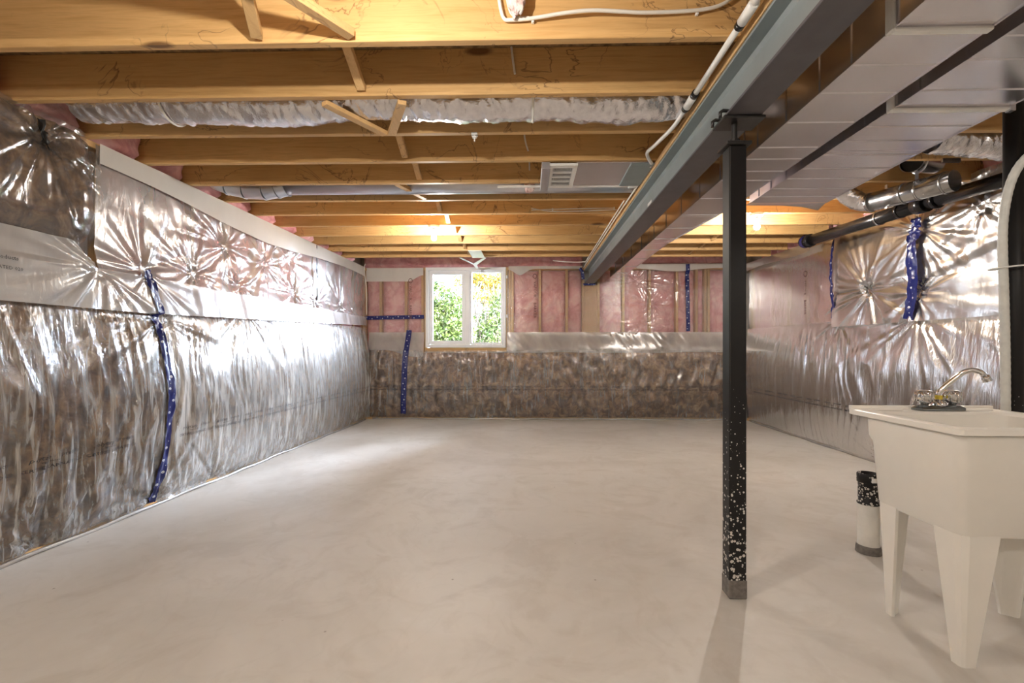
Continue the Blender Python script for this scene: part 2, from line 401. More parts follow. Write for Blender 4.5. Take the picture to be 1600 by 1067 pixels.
def dL_band(u, z):
    d = .085 + .03 * sst(1.75, 1.3, z) + .010 * (vn(u * 3, z * 3, 41) - .5)
    d = d + radial(u, z, 2.77, 1.62, 9, .35, .022, 42) + .010 * (vn(u * 14 + 3 * z, z * 2.0, 43) - .5) * sst(3.0, 3.4, u)
    return d + radial(u, z, 3.12, 1.64, 8, .3, .016, 44)
def dL_near(u, z):
    d = .10 + .03 * np.sin(np.clip((z - 1.6) / .8, 0, 1) * np.pi) - .05 * sst(2.62, 2.78, u) - .05 * sst(1.90, 1.72, z)
    d = d + radial(u, z, 2.42, 2.28, 8, .5, .032, 45) + radial(u, z, 2.77, 2.38, 7, .2, .02, 46)
    d = d + .014 * (vn(z * 22, u * 5, 47) - .5) * sst(2.5, 2.7, u)
    return d + .014 * (vn(u * 5, z * 5, 48) - .5)
def dL_far(u, z):
    d = .045 + .012 * (vn(u * 3.2, z * 3, 51) - .5) + .03 * sst(1.75, 1.6, z)
    for k, (cu, cz, A) in enumerate([(3.98, 2.03, .040), (4.55, 1.98, .034), (3.6, 1.72, .024), (4.15, 1.70, .030), (5.1, 1.75, .028), (5.56, 1.68, .02), (3.12, 1.66, .024), (6.3, 1.72, .022), (6.7, 1.66, .02), (5.0, 2.1, .02)]):
        d = d + radial(u, z, cu, cz, 6 + k % 3, .26, A, 60 + k)
    return d + .012 * (vn(u * 11 - 4 * z, z * 5, 53) - .5) * sst(3.2, 3.6, u)
def dB_low(u, z):
    d = .080 + bulge(z, 1.38, .060) + pleats(u, z, 71, .014, .055)
    for k, cu in enumerate((-1.41, -.33)): d = d + radial(u, z, cu, 1.07, 13, .34, .016, 73 + k)
    return d + .022 * (vn(u * 9 + z * 5, z * 8 - u * 3, 75) - .5) * sst(0, .1, z) * sst(1.38, 1.2, z)
def dB_band(u, z):
    return .050 + .06 * sst(1.40, 1.08, z) + .012 * (vn(u * 6, z * 4, 81) - .5) + .008 * (vn(u * 20 + z * 14, z * 6, 82) - .5)
def dB_up(u, z):
    d = .022 + .008 * (vn(u * 3, z * 3, 84) - .5)
    for k, (cu, cz, A) in enumerate([(1.95, 1.82, .024), (1.7, 2.2, .02), (2.35, 2.1, .012), (-.12, 1.65, .014), (.35, 1.6, .014), (1.75, 1.5, .016)]): d = d + radial(u, z, cu, cz, 8, .25, A, 86 + k)
    return d
def dR_low(u, z):
    d = .070 + bulge(z, 1.42, .075 * sst(7.4, 5.2, u) + .03) + pleats(u, z, 91, .009, .075)
    d = d + radial(u, z, 4.05, 1.42, 10, .55, .026, 93) + radial(u, z, 5.1, 1.45, 8, .35, .02, 94) + radial(u, z, 4.5, .05, 7, .25, .014, 95)
    return d
def dR_band(u, z):
    d = .105 + .03 * sst(1.8, 1.35, z) - .05 * sst(5.0, 5.3, u)
    return d + radial(u, z, 4.61, 1.70, 10, .4, .030, 101) + radial(u, z, 4.03, 1.6, 8, .35, .026, 102) + .012 * (vn(u * 6, z * 5, 103) - .5)
def dR_bandf(u, z):
    return .060 + .05 * sst(1.44, 1.08, z) + .012 * (vn(u * 4, z * 4, 104) - .5)
def dR_near(u, z):
    d = .10 + .03 * np.sin(np.clip((z - 1.6) / .8, 0, 1) * np.pi)
    d = d + radial(u, z, 4.0, 2.15, 9, .5, .026, 105) + radial(u, z, 4.61, 1.72, 9, .35, .026, 106) + radial(u, z, 3.45, 2.2, 7, .3, .034, 107)
    return d + .022 * (vn(z * 15 + u * 4, u * 3.5, 108) - .5) * sst(4.1, 3.8, u) - .05 * sst(5.0, 5.18, u)
def dR_far(u, z):
    return .022 + .010 * (vn(u * 3, z * 3, 110) - .5) + radial(u, z, 5.2, 1.6, 6, .2, .02, 111)
def sheet(name, P, dfun, u0, u1, z0, z1, mat, parent=None, off=0., res=.013):
    nu = max(3, int((u1 - u0) / res)); nz = max(3, int(((z1(np.array(u0)) if callable(z1) else z1) - (z0(np.array(u0)) if callable(z0) else z0)) / res))
    u = np.linspace(u0, u1, nu)[:, None]; s = np.linspace(0, 1, nz)[None, :]
    f = lambda z: (z(u) if callable(z) else z)
    z = f(z0) * (1 - s) + f(z1) * s; uu = u + 0 * s
    return grid_obj(name, P(uu, z, dfun(uu, z) + off), mat, parent)

# ------------------------------------------------------------------ structure
fl = MB().box(-3.3, 4.0, -3.4, 7.6, -.15, 0).build('floor', 'floor'); tag(fl, 'pale trowelled concrete floor slab', kind='structure')
ce = tag(MB().box(-3.0, 3.9, -3.2, 7.5, ZT + .001, ZT + .12).build('ceiling', 'osb'), 'subfloor boards seen between the joists', kind='structure')
def lw(u): return float(XL(np.array(u)))
b = MB()
b.hexa([(lw(-3.2) - .35, -3.2, -.1), (lw(-3.2) - .10, -3.2, -.1), (lw(7.6) - .10, 7.6, -.1), (lw(7.6) - .35, 7.6, -.1)],
       [(lw(-3.2) - .35, -3.2, ZT), (lw(-3.2) - .10, -3.2, ZT), (lw(7.6) - .10, 7.6, ZT), (lw(7.6) - .35, 7.6, ZT)])
b.hexa([(lw(-3.0) - .10, -3.0, -.1), (lw(-3.0), -3.0, -.1), (lw(7.3), 7.3, -.1), (lw(7.3) - .10, 7.3, -.1)],
       [(lw(-3.0) - .10, -3.0, 1.40), (lw(-3.0), -3.0, 1.40), (lw(7.3), 7.3, 1.40), (lw(7.3) - .10, 7.3, 1.40)])
b.hexa([(lw(-3.0) - .10, -3.0, 1.40), (lw(-3.0), -3.0, 1.40), (lw(2.78), 2.78, 1.40), (lw(2.78) - .10, 2.78, 1.40)],
       [(lw(-3.0) - .10, -3.0, ZJ), (lw(-3.0), -3.0, ZJ), (lw(2.78), 2.78, ZJ), (lw(2.78) - .10, 2.78, ZJ)])
WL = tag(b.build('wall_left', 'wall'), 'left basement wall behind the insulation', kind='structure')
b = MB().box(3.58, 3.85, -3.2, 7.6, -.1, ZT).box(3.48, 3.58, -3.0, 7.3, -.1, 1.40).box(3.48, 3.58, -3.0, 5.15, 1.40, ZJ)
WR = tag(b.build('wall_right', 'wall'), 'right basement wall behind the insulation', kind='structure')
WX0, WX1, WZ0, WZ1 = -1.665, -.375, 1.135, 2.432
b = MB().box(-3.0, WX0, 7.40, 7.6, -.1, ZT).box(WX1, 3.6, 7.40, 7.6, -.1, ZT).box(WX0, WX1, 7.40, 7.6, -.1, WZ0 - .06).box(WX0, WX1, 7.40, 7.6, WZ1 + .02, ZT)
b.box(-2.75, 3.48, 7.30, 7.40, -.1, 1.05)
WB = tag(b.build('wall_back', 'wall'), 'back basement wall with the window', kind='structure')
tag(MB().box(-3.2, 3.85, -3.4, -3.2, -.1, ZT).build('wall_rear', 'wall'), 'plain wall behind the viewer', kind='structure')
# bottom plates along the walls
b = MB().hexa([(lw(.6), .6, 0), (lw(.6) + .075, .6, 0), (lw(7.2) + .075, 7.2, 0), (lw(7.2), 7.2, 0)], [(lw(.6), .6, .03), (lw(.6) + .075, .6, .03), (lw(7.2) + .075, 7.2, .03), (lw(7.2), 7.2, .03)])
tag(b.build('trim_1', 'plate'), 'bottom plate along the left wall', kind='structure')
tag(MB().box(3.405, 3.48, .6, 7.2, 0, .03).build('trim_2', 'plate'), 'bottom plate along the right wall', kind='structure')
tag(MB().box(-2.58, 3.40, 7.215, 7.30, 0, .03).build('trim_3', 'joist'), 'bottom plate along the back wall', kind='structure')
# thin poly tail folded onto the floor beside each plate
def tail(name, pts, label):
    o = MB().tube(pts, .012, 6).build(name, 'poly_band')
    return tag(o, label, 'plastic strip')
tail('plastic_hem', [(lw(u) + .088 + .006 * math.sin(u * 5), u, .012 + .004 * math.sin(u * 11)) for u in np.linspace(1.6, 7.1, 60)], 'rolled plastic hem lying on the floor along the left wall')
tail('plastic_hem', [(3.395 - .006 * math.sin(u * 5), u, .012 + .004 * math.sin(u * 9)) for u in np.linspace(2.6, 7.1, 50)], 'rolled plastic hem lying on the floor along the right wall')
tail('plastic_hem', [(u, 7.203 - .004 * math.sin(u * 5), .012 + .003 * math.sin(u * 9)) for u in np.linspace(-2.5, 3.3, 50)], 'rolled plastic hem lying on the floor along the back wall')

# studs and batts (parts of the walls)
def pillow(P, parent, u0, u1, z0, z1, d0, swell, mat='pink', seed=0, name='insulation_batt'):
    nu = max(6, int((u1 - u0) / .035)); nz = max(6, int((z1 - z0) / .05))
    u = np.linspace(0, 1, nu)[:, None]; v = np.linspace(0, 1, nz)[None, :]
    e = np.clip(np.minimum(u, 1 - u) * (u1 - u0) / .03, 0, 1) ** .5 * np.clip(np.minimum(v, 1 - v) * (z1 - z0) / .03, 0, 1) ** .5
    uu = u0 + (u1 - u0) * u + 0 * v; zz = z0 + (z1 - z0) * v + 0 * u
    cre = np.exp(-((zz - (z0 + (z1 - z0) * (.35 + .3 * random.random())) - .03 * np.sin(uu * 9)) / .02) ** 2)
    d = d0 + swell * e * (.7 + .5 * vn(uu * 7, zz * 7, 200 + seed)) - .018 * cre * e
    return grid_obj(name, P(uu, zz, d), mat, parent)
def stud(P, parent, u, z0, z1, d0, d1, wd=.038):
    c = [P(np.array(u + a), np.array(z), np.array(d)) for z in (z0, z1) for a, d in ((-wd / 2, d0), (wd / 2, d0), (wd / 2, d1), (-wd / 2, d1))]
    o = MB().hexa(c[:4], c[4:]).build('stud', 'stud', parent, .002)
    return o
bs = [-2.66, -2.40, -1.99, -1.72, -.315, -.27, .17, .60, .86, 1.105, 1.50, 1.92, 2.35, 2.66, 2.80, 2.85, 3.36]
for i, u in enumerate(bs):
    stud(PB, WB, u, 1.05, 2.385, -.09, .006)
    if i + 1 < len(bs) and bs[i + 1] - u > .12 and not (u == -1.72) and not (u == .86):
        pillow(PB, WB, u + .02, bs[i + 1] - .02, 1.06, 2.38, -.085, .075, seed=i)
stud(PB, WB, .982, 1.05, 2.14, -.09, .010, .20)          # post under the beam
for x0, x1 in ((-2.74, WX0), (WX1, 3.48)):
    MB().box(x0, x1, 7.294, 7.39, 2.387, 2.425).build('top_plate', 'joist', WB, .002)
pillow(PB, WB, -2.7, .86, 2.44, 2.64, -.09, .09, seed=51); pillow(PB, WB, 1.05, 3.4, 2.44, 2.64, -.09, .09, seed=52)
ls = [2.84 + .40 * i for i in range(12)]
for i, u in enumerate(ls):
    stud(PL, WL, u, 1.40, 2.37, -.09, .004)
    if i < 11: pillow(PL, WL, u + .02, min(u + .38, 7.28), 1.41, 2.37, -.085, .085, seed=80 + i)
rs_ = [5.2, 5.62, 5.80, 6.2, 6.6, 7.0, 7.26]
for i, u in enumerate(rs_):
    stud(PR, WR, u, 1.40, 2.37, -.09, .004)
    if i < 6: pillow(PR, WR, u + .02, rs_[i + 1] - .02, 1.41, 2.37, -.085, .085, seed=100 + i)
JY = [1.914 - .406 + .406 * i for i in range(14)]           # joist centre lines: JY[0] is just out of view
for i in range(1, 13):
    y0, y1 = JY[i] + .025, (JY[i + 1] - .025 if i < 13 else 7.25)
    pillow(PL, WL, y0, min(y1, 7.28), 2.40, 2.64, .0, .07, seed=130 + i)
    if i > 3: pillow(PR, WR, y0 + .04, min(y1 + .04, 7.28), 2.40, 2.64, .0, .07, seed=150 + i)
# brown blankets just under the sheets
lowcap = lambda f, s=.022, g=None, zc=9: (lambda u, z: np.where(z > zc, np.minimum(f(u, z), (g or f)(u, z)), f(u, z)) - s + .012 * (vn(u * 9, z * 9, 300) - .5))
sheet('insulation_blanket', PL, lowcap(dL_low, .024, dL_band, 1.36), 1.6, 7.1, .035, 1.42, 'brown', WL, 0, .03)
sheet('insulation_blanket', PL, lowcap(dL_near), 1.6, 2.76, 1.42, 2.40, 'brown', WL, 0, .03)
sheet('insulation_blanket', PB, lowcap(dB_low, .024), -2.55, 3.36, .035, 1.06, 'brown', WB, 0, .03)
sheet('insulation_blanket', PB, lowcap(dB_low, .024, dB_band, 1.0), -2.55, -1.70, 1.06, 1.36, 'brown', WB, 0, .03)
sheet('insulation_blanket', PB, lowcap(dB_low, .024, dB_band, 1.0), -.34, 3.36, 1.06, 1.36, 'brown', WB, 0, .03)
sheet('insulation_blanket', PR, lowcap(dR_low, .026, lambda u, z: np.where(u > 5.2, dR_bandf(u, z), dR_band(u, z)), 1.07), 1.9, 7.15, .035, 1.42, 'brown', WR, 0, .03)
sheet('insulation_blanket', PR, lowcap(dR_near), 2.0, 5.14, 1.42, 2.42, 'brown', WR, 0, .03)

# ------------------------------------------------------------------ plastic sheets
SH = {}
def psheet(key, label, *a, **k):
    SH[key] = tag(sheet('plastic_sheet', *a, **k), label, 'plastic sheet'); return SH[key]
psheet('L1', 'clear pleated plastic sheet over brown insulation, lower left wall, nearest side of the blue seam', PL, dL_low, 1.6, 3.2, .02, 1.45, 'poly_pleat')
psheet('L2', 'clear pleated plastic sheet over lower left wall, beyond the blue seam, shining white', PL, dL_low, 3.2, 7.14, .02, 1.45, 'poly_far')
psheet('L3', 'clear plastic sheet gathered at a black pinch, upper left wall nearest the camera', PL, dL_near, 1.6, 2.785, 1.66, 2.42, 'poly_tight')
psheet('L4', 'crumpled clear plastic sheet over pink insulation, upper left wall beyond the brown section', PL, dL_far, 2.785, 7.2, 1.58, 2.40, 'poly')
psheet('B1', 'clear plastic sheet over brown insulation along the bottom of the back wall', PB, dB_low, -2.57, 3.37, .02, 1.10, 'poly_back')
psheet('B2', 'clear plastic sheet over pink insulation left of the window', PB, dB_up, -2.72, -1.68, 1.34, 2.42, 'poly_tight')
psheet('B3', 'clear plastic sheet over pink insulation right of the window', PB, dB_up, -.36, 3.44, 1.34, 2.42, 'poly_tight')
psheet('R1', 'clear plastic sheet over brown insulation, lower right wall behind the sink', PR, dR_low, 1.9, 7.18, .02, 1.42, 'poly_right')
psheet('R2', 'clear plastic sheet gathered under the black drain pipe, upper right wall', PR, dR_near, 2.0, 5.2, 1.72, 2.46, 'poly_gather')
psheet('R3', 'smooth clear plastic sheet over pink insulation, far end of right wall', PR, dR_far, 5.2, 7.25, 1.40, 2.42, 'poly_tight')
def psband(key, label, *a, **k):
    SH[key] = tag(sheet('plastic_band', *a, **k), label, 'plastic sheet')
psband('LB1', 'hazy doubled plastic band on left wall, nearest, left of the blue seam', PL, dL_band, 1.6, 3.12, 1.365, lambda u: 1.76 - .14 * sst(2.6, 2.78, u), 'poly_band')
psband('LB2', 'hazy doubled plastic band on left wall beyond the blue seam', PL, dL_band, 3.12, 7.12, lambda u: 1.37 + .03 * (u - 3.2), lambda u: 1.62 + 0 * u + .015 * (vn(u * 5, u * 0, 7) - .5), 'poly_band')
psband('BB1', 'hazy doubled plastic band on back wall left of the window', PB, dB_band, -2.57, -1.68, lambda u: 1.10 - .11 * sst(-2.3, -1.8, u), 1.385, 'poly_band')
psband('BB2', 'hazy doubled plastic band on back wall right of the window', PB, dB_band, -.36, 3.38, lambda u: 1.055 + .02 * vn(u * 2, u * 0, 9), 1.385, 'poly_band')
psband('RB1', 'hazy doubled plastic band with pinch, right wall above the sink', PR, dR_band, 2.0, 5.16, 1.36, lambda u: 1.75 + .02 * (u - 3.35), 'poly_band')
psband('RB2', 'hazy doubled plastic band under pink insulation, far right wall', PR, dR_bandf, 5.30, 7.2, 1.085, 1.43, 'poly_band')
def pflap(label, *a, **k): return tag(sheet('plastic_flap', *a, **k), label, 'plastic sheet')
pflap('long white plastic flap under the joist ends along left wall', PL, lambda u, z: .075 + .012 * (vn(u * 4, z * 6, 401) - .5), 2.79, 7.1, lambda u: 2.235 - .045 * np.sin(u * 1.7) + .02 * (vn(u * 2, u * 0, 3) - .5), 2.405, 'poly_white', res=.03)
pflap('short white plastic flap at the top of back wall left of the window', PB, lambda u, z: .045 + .006 * (vn(u * 5, z * 6, 402) - .5), -2.62, -1.70, lambda u: 2.20 + .10 * sst(-1.95, -1.70, u), 2.42, 'poly_white', res=.03)
pflap('white plastic flap at the top of back wall between window and steel beam', PB, lambda u, z: .045 + .006 * (vn(u * 5, z * 6, 403) - .5), -.33, .84, lambda u: 2.415 - .10 * np.exp(-((u + .15) / .12) ** 2) - .02, 2.44, 'poly_white', res=.02)
pflap('white plastic flap at the top of back wall right of the ducts', PB, lambda u, z: .05 + .008 * (vn(u * 4, z * 6, 404) - .5), 1.70, 3.35, lambda u: 2.40 - .055 * np.exp(-((u - 2.3) / .4) ** 2), 2.47, 'poly_white', res=.03)
pflap('white plastic flap at the top of far right wall, left of the drain elbow', PR, lambda u, z: .105 + .012 * (vn(u * 4, z * 6, 405) - .5), 5.56, 7.22, lambda u: 2.300 + .035 * sst(5.6, 7.2, u) + .008 * np.sin(u * 5), lambda u: 2.416 + .03 * sst(5.9, 7.2, u), 'poly_white', res=.03)

# printing on the sheets
def text_mesh(lines, mat, name, parent, mapper):
    """lines: (string, size, x, y); glyph outlines laid on the sheet by mapper(x, y)"""
    V = []; F = []
    for s, size, x, y, shear in lines:
        cu = bpy.data.curves.new('lettering', 'FONT'); cu.body = s; cu.size = size; cu.resolution_u = 1; cu.shear = shear
        tmp = bpy.data.objects.new('lettering', cu); COL.objects.link(tmp)
        dg = bpy.context.evaluated_depsgraph_get(); me = bpy.data.meshes.new_from_object(tmp.evaluated_get(dg))
        o = len(V); V += [(v.co.x + x, v.co.y + y) for v in me.vertices]; F += [tuple(i + o for i in p.vertices) for p in me.polygons]
        bpy.data.objects.remove(tmp); bpy.data.meshes.remove(me); bpy.data.curves.remove(cu)
    return V, F
TV, TF = text_mesh([('polytarp', .034, 0, .018, .25), ('products', .030, .16, .021, 0), ('vapour barrier', .016, .06, 0, 0), ('CERTIFIED LAMINATED 020', .026, -.03, -.032, 0)], 0, 0, 0, 0)
TV = np.array(TV)
def lettering(parent, us, zf, P, dfun, flip=1, mat='ink'):
    for u0 in us:
        u = u0 + flip * TV[:, 0]; z = zf(u) + TV[:, 1]
        MB().add(P(u, z, dfun(u, z) + .004).tolist(), TF).build('printed_lettering', mat, parent)
lettering(SH['L1'], [1.98, 2.32, 2.66], lambda u: .50 + .03 * (u - 2.3), PL, dL_low)
lettering(SH['L2'], [3.35 + .345 * i for i in range(11)], lambda u: .50 + 0 * u, PL, dL_low)
lettering(SH['LB1'], [2.05], lambda u: 1.56 + 0 * u, PL, dL_band)
lettering(SH['B1'], [-2.50 + .345 * i for i in range(17)], lambda u: .50 + 0 * u, PB, dB_low)
lettering(SH['R1'], [6.9 - .345 * i for i in range(9)], lambda u: .50 + 0 * u, PR, dR_low, -1)
VW = [(np.array(v_), f_) for v_, f_ in (text_mesh([(t_, .060, x_, 0, 0)], 0, 0, 0, 0) for t_, x_ in (('VAPOUR', 0), ('BARRIER', .31)))]
th = np.linspace(0, 2 * np.pi, 17)[:-1]
def vert_print(parent, u0, z0, P, dfun, flip=1, k=1.):
    for VV, VF in VW:
        u = u0 + flip * VV[:, 1] * k; z = z0 - VV[:, 0] * k
        MB().add(P(u, z, dfun(u, z) + .005).tolist(), VF).build('printed_word', 'ink_faint', parent)
    uu = np.concatenate([u0 + flip * (.02 + r_ * np.cos(th)) for r_ in (.034, .026)]); zz = np.concatenate([z0 + .08 + r_ * 1.15 * np.sin(th) for r_ in (.034, .026)])
    MB().add(P(uu, zz, dfun(uu, zz) + .005).tolist(), [(i, (i + 1) % 16, 16 + (i + 1) % 16, 16 + i) for i in range(16)]).build('printed_badge', 'ink_faint', parent)
vert_print(SH['B2'], -1.92, 2.13, PB, lambda u, z: dB_up(u, z) + .03)
vert_print(SH['B3'], .07, 2.20, PB, dB_up, 1, 1.1)
vert_print(SH['R3'], 5.80, 1.98, PR, dR_far, -1, .8)

# ------------------------------------------------------------------ blue seam tape
def tape(label, P, dfun, pts, wd=.058, off=.008, mat='tape', name='seam_tape', crumple=.004, horiz=False):
    pts = np.array(pts, float); seg = np.r_[0, np.cumsum(np.hypot(*np.diff(pts, axis=0).T))]
    s = np.linspace(0, seg[-1], max(8, int(seg[-1] / .012)))
    u = np.interp(s, seg, pts[:, 0])[:, None]; z = np.interp(s, seg, pts[:, 1])[:, None]
    k = np.linspace(-.5, .5, 9)[None, :] * wd
    tu, tz = np.gradient(u[:, 0]), np.gradient(z[:, 0]); L = np.hypot(tu, tz); nu, nz = (-tz / L)[:, None], (tu / L)[:, None]
    uu, zz = u + k * nu, z + k * nz
    d = dfun(uu, zz) + off + crumple * (vn(s[:, None] * 26 + k * 60, k * 90, 500) - .5) * 2
    uv = np.stack([s[:, None] + 0 * k, k + 0 * s[:, None]], -1)
    return tag(grid_obj(name, P(uu, zz, d), mat, uv=uv), label, 'tape')
mx2 = lambda f, g_: (lambda u, z: np.maximum(f(u, z), g_(u, z)))
dLt = lambda u, z: np.where(z < 1.365, dL_low(u, z), np.maximum(dL_band(u, z), dL_low(u, np.minimum(z, 1.4))))
tape('blue printed seam tape running down the left wall to the floor', PL, dLt, [(3.11, 1.67), (3.16, 1.5), (3.20, 1.35), (3.23, .87), (3.21, .41), (3.16, .03)], .062, .010)
tape('blue printed seam tape lying horizontally, left of the window', PB, lambda u, z: dB_up(u, z) + .002, [(-2.70, 1.615), (-1.69, 1.635)], .062)
dBt = lambda u, z: np.where(z < 1.1, dB_low(u, z), dB_band(u, z))
tape('blue printed seam tape, vertical, low on back wall left of the window', PB, dBt, [(-1.92, 1.42), (-1.96, 1.0), (-2.0, .09)], .085, .012)
tape('blue printed seam tape, vertical, high on back wall right of the beam', PB, lambda u, z: dB_up(u, z) + .035 * sst(2.3, 2.36, z), [(2.50, 2.46), (2.52, 1.40)], .062)
tape('crumpled blue printed tape on right wall, just right of pink insulation', PR, lambda u, z: dR_near(u, np.minimum(z, 2.4)) + .02, [(5.12, 2.33), (5.14, 1.95), (5.15, 1.46)], .07, .02, crumple=.008)
tape('widest blue printed tape, crumpled, hanging below the black drain pipe', PR, lambda u, z: dR_near(u, np.minimum(z, 2.4)) + .03, [(3.97, 2.24), (4.01, 2.0), (4.01, 1.72), (4.08, 1.38)], .105, .02, crumple=.008)
tape('dark narrow tape slit at the far end of upper left wall', PL, lambda u, z: dL_far(u, z) + .02, [(5.56, 2.40), (5.56, 1.66)], .03, .012, 'black_tape')
tape('short black tape closing the pinch, upper left wall', PL, lambda u, z: dL_near(u, z) + .015, [(2.415, 2.37), (2.42, 2.32), (2.435, 2.21)], .03, .01, 'black_tape')
tape('tiny black tape at the star-shaped pinch on right wall', PR, lambda u, z: dR_band(u, z) + .02, [(4.63, 1.75), (4.59, 1.67)], .02, .01, 'black_tape')

# ------------------------------------------------------------------ window
x0, x1, z0, z1 = WX0, WX1, WZ0 + .005, WZ1 - .005
b = MB(); fw_, yA, yB = .05, 7.262, 7.42
b.box(x0, x1, yA, yB, z0, z0 + fw_).box(x0, x1, yA, yB, z1 - fw_, z1).box(x0, x0 + fw_, yA, yB, z0 + fw_, z1 - fw_).box(x1 - fw_, x1, yA, yB, z0 + fw_, z1 - fw_)
b.box(-1.02, -.955, yA + .01, yB, z0 + fw_, z1 - fw_)
win = tag(b.build('window_1', 'vinyl', None, .004, 2), 'white two-sash vinyl window', kind='structure')
for (a0, a1, c0, c1, e) in ((x0 + .052, -1.022, z0 + .052, z1 - .052, .060), (-.953, x1 - .052, z0 + .052, z1 - .052, .030)):
    b = MB(); y0, y1 = yA + .03, yA + .085
    b.box(a0, a1, y0, y1, c0, c0 + e).box(a0, a1, y0, y1, c1 - e, c1).box(a0, a0 + e, y0, y1, c0 + e, c1 - e).box(a1 - e, a1, y0, y1, c0 + e, c1 - e)
    sa = b.build('sash', 'vinyl', win, .004, 2)
    MB().box(a0 + e - .005, a1 - e + .005, yA + .055, yA + .062, c0 + e - .005, c1 - e + .005).build('pane', 'glass', sa)
MB().box(-.74, -.60, yA - .02, yA + .005, z0 + .012, z0 + .035).bar((-.66, yA - .02, z0 + .03), (-.60, yA - .03, z0 + .045), .012, .01).build('crank_handle', 'vinyl', win, .003)
MB().box(WX0 - .02, WX1 + .02, 7.285, 7.40, WZ0 - .06, WZ0 + .003).build('rough_sill', 'joist', win, .002)
for xx in (WX0 - .025, WX1): MB().box(xx, xx + .025, 7.30, 7.42, WZ0, WZ1).build('jamb', 'stud', win, .002)
for zz in (1.62, 2.25): MB().box(WX1 + .003, WX1 + .028, 7.285, 7.30, zz, zz + .05).build('shim', 'white', win, .002)

# ------------------------------------------------------------------ joists
ORD = ['nearest', 'second', 'third', 'fourth', 'fifth', 'sixth', 'seventh', 'eighth', 'ninth', 'tenth', 'eleventh', 'twelfth', 'thirteenth']
extra = {1: 'with stapled white cable', 2: 'before the foil duct', 3: 'behind the foil duct', 4: 'before the white grille', 5: 'behind the white grille', 6: 'behind thin round duct', 8: 'carrying a lit bulb'}
jm = MB().box(-1.775, 1.775, -.019, .019, 0, .235).build('floor_joist', 'joist', None, .003).data
bpy.data.objects.remove(bpy.data.objects['floor_joist'])
for i in [-1] + list(range(1, 13)):
    yj = JY[0] - .406 if i < 0 else JY[i]
    xl = lw(yj) - .02; xr = .99
    o = link('floor_joist', jm, None, .003); o.location = ((xl + xr) / 2, yj, ZJ); o.scale = ((xr - xl) / 3.55, 1, 1)
    lab = 'golden joist left of the steel beam, ' + ('overhead, carrying a bare bulb' if i < 0 else ORD[i - 1] + ' from the camera' + (', ' + extra[i] if i in extra else ''))
    tag(o, lab, 'joist', 'floor joists left of the beam')
jm2 = bpy.data.meshes.new('floor_joist'); jm2 = jm.copy()
n = 0
for i in range(2, 13):
    xl, xr = .91, (3.50 if i < 9 else 3.36)
    o = link('floor_joist', jm2, None, .003); o.location = ((xl + xr) / 2, JY[i] + .0395, ZJ); o.scale = ((xr - xl) / 3.55, 1, 1)
    lab = 'golden joist right of the steel beam, ' + ORD[n] + ' from the camera' + (', carrying the lit bulb' if i == 7 else '')
    tag(o, lab, 'joist', 'floor joists right of the beam'); n += 1
# rim plate on the left wall under the joist ends
b = MB(); b.hexa([(lw(1.4) - .09, 1.4, 2.372), (lw(1.4) + .045, 1.4, 2.372), (lw(7.28) + .045, 7.28, 2.372), (lw(7.28) - .09, 7.28, 2.372)], [(lw(1.4) - .09, 1.4, 2.41), (lw(1.4) + .045, 1.4, 2.41), (lw(7.28) + .045, 7.28, 2.41), (lw(7.28) - .09, 7.28, 2.41)])
b.build('top_plate', 'plate', WL, .002)
MB().box(3.43, 3.57, 1.4, 7.28, 2.372, 2.41).build('top_plate', 'plate', WR, .002)
# cross braces
def brace(p, q, label, wd=.040, ht=.040, up=(0, 0, 1)):
    return tag(MB().bar(p, q, wd, ht, up).build('cross_brace', 'plate', None, .002), label, 'brace', 'cross braces between the joists')
bays = {1: 'nearest', 3: 'third', 4: 'fourth', 6: 'sixth', 7: 'seventh', 8: 'eighth', 9: 'ninth', 10: 'tenth', 11: 'eleventh'}
for i in bays:
    ya, yb = JY[i] + .030, JY[i + 1] - .030
    x = -.85 if i < 7 else -.84
    brace((x, ya, ZT - .03), (x, yb, ZJ + .03), f'wooden cross brace rising towards the camera in the {bays[i]} joist bay left of beam', .042, .034)
    if i >= 6: brace((x + .05, ya, ZJ + .03), (x + .05, yb, ZT - .03), f'wooden cross brace rising away from the camera in the {bays[i]} joist bay left of beam', .042, .034)
brace((-1.07, JY[2] + .03, 2.402), (-.86, JY[3] - .03, 2.402), 'wooden brace slanting under the foil duct, left one of the pair', .045, .024)
brace((-.66, JY[2] + .03, 2.402), (-.82, JY[3] - .03, 2.402), 'wooden brace under the foil duct, right one of the pair', .045, .024)
brace((-1.05, JY[5] + .03, 2.428), (-.90, JY[6] - .03, 2.425), 'wooden brace slanting under the thin round duct', .045, .03)
brace((-1.27, JY[0] - .376, 2.44), (-.74, JY[1] - .035, 2.43), 'pale wooden brace slanting at the top edge, right of its twin', .045, .035)
brace((-.85, JY[0] - .376, 2.60), (-1.14, JY[1] - .035, 2.43), 'pale wooden brace at the top edge, left of its twin', .045, .035)
rb = 0
for i in (9, 10, 11):
    ya, yb = JY[i] + .07, JY[i + 1] + .01
    brace((2.35, ya, ZT - .03), (2.22, yb, ZJ + .03), f'wooden cross brace far right of the beam, {["nearest", "middle", "farthest"][i - 9]} leaning left', .035, .03)
    brace((2.45, ya, ZJ + .03), (2.5, yb, ZT - .04), f'wooden cross brace far right of the beam, {["nearest", "middle", "farthest"][i - 9]} leaning right', .035, .03)

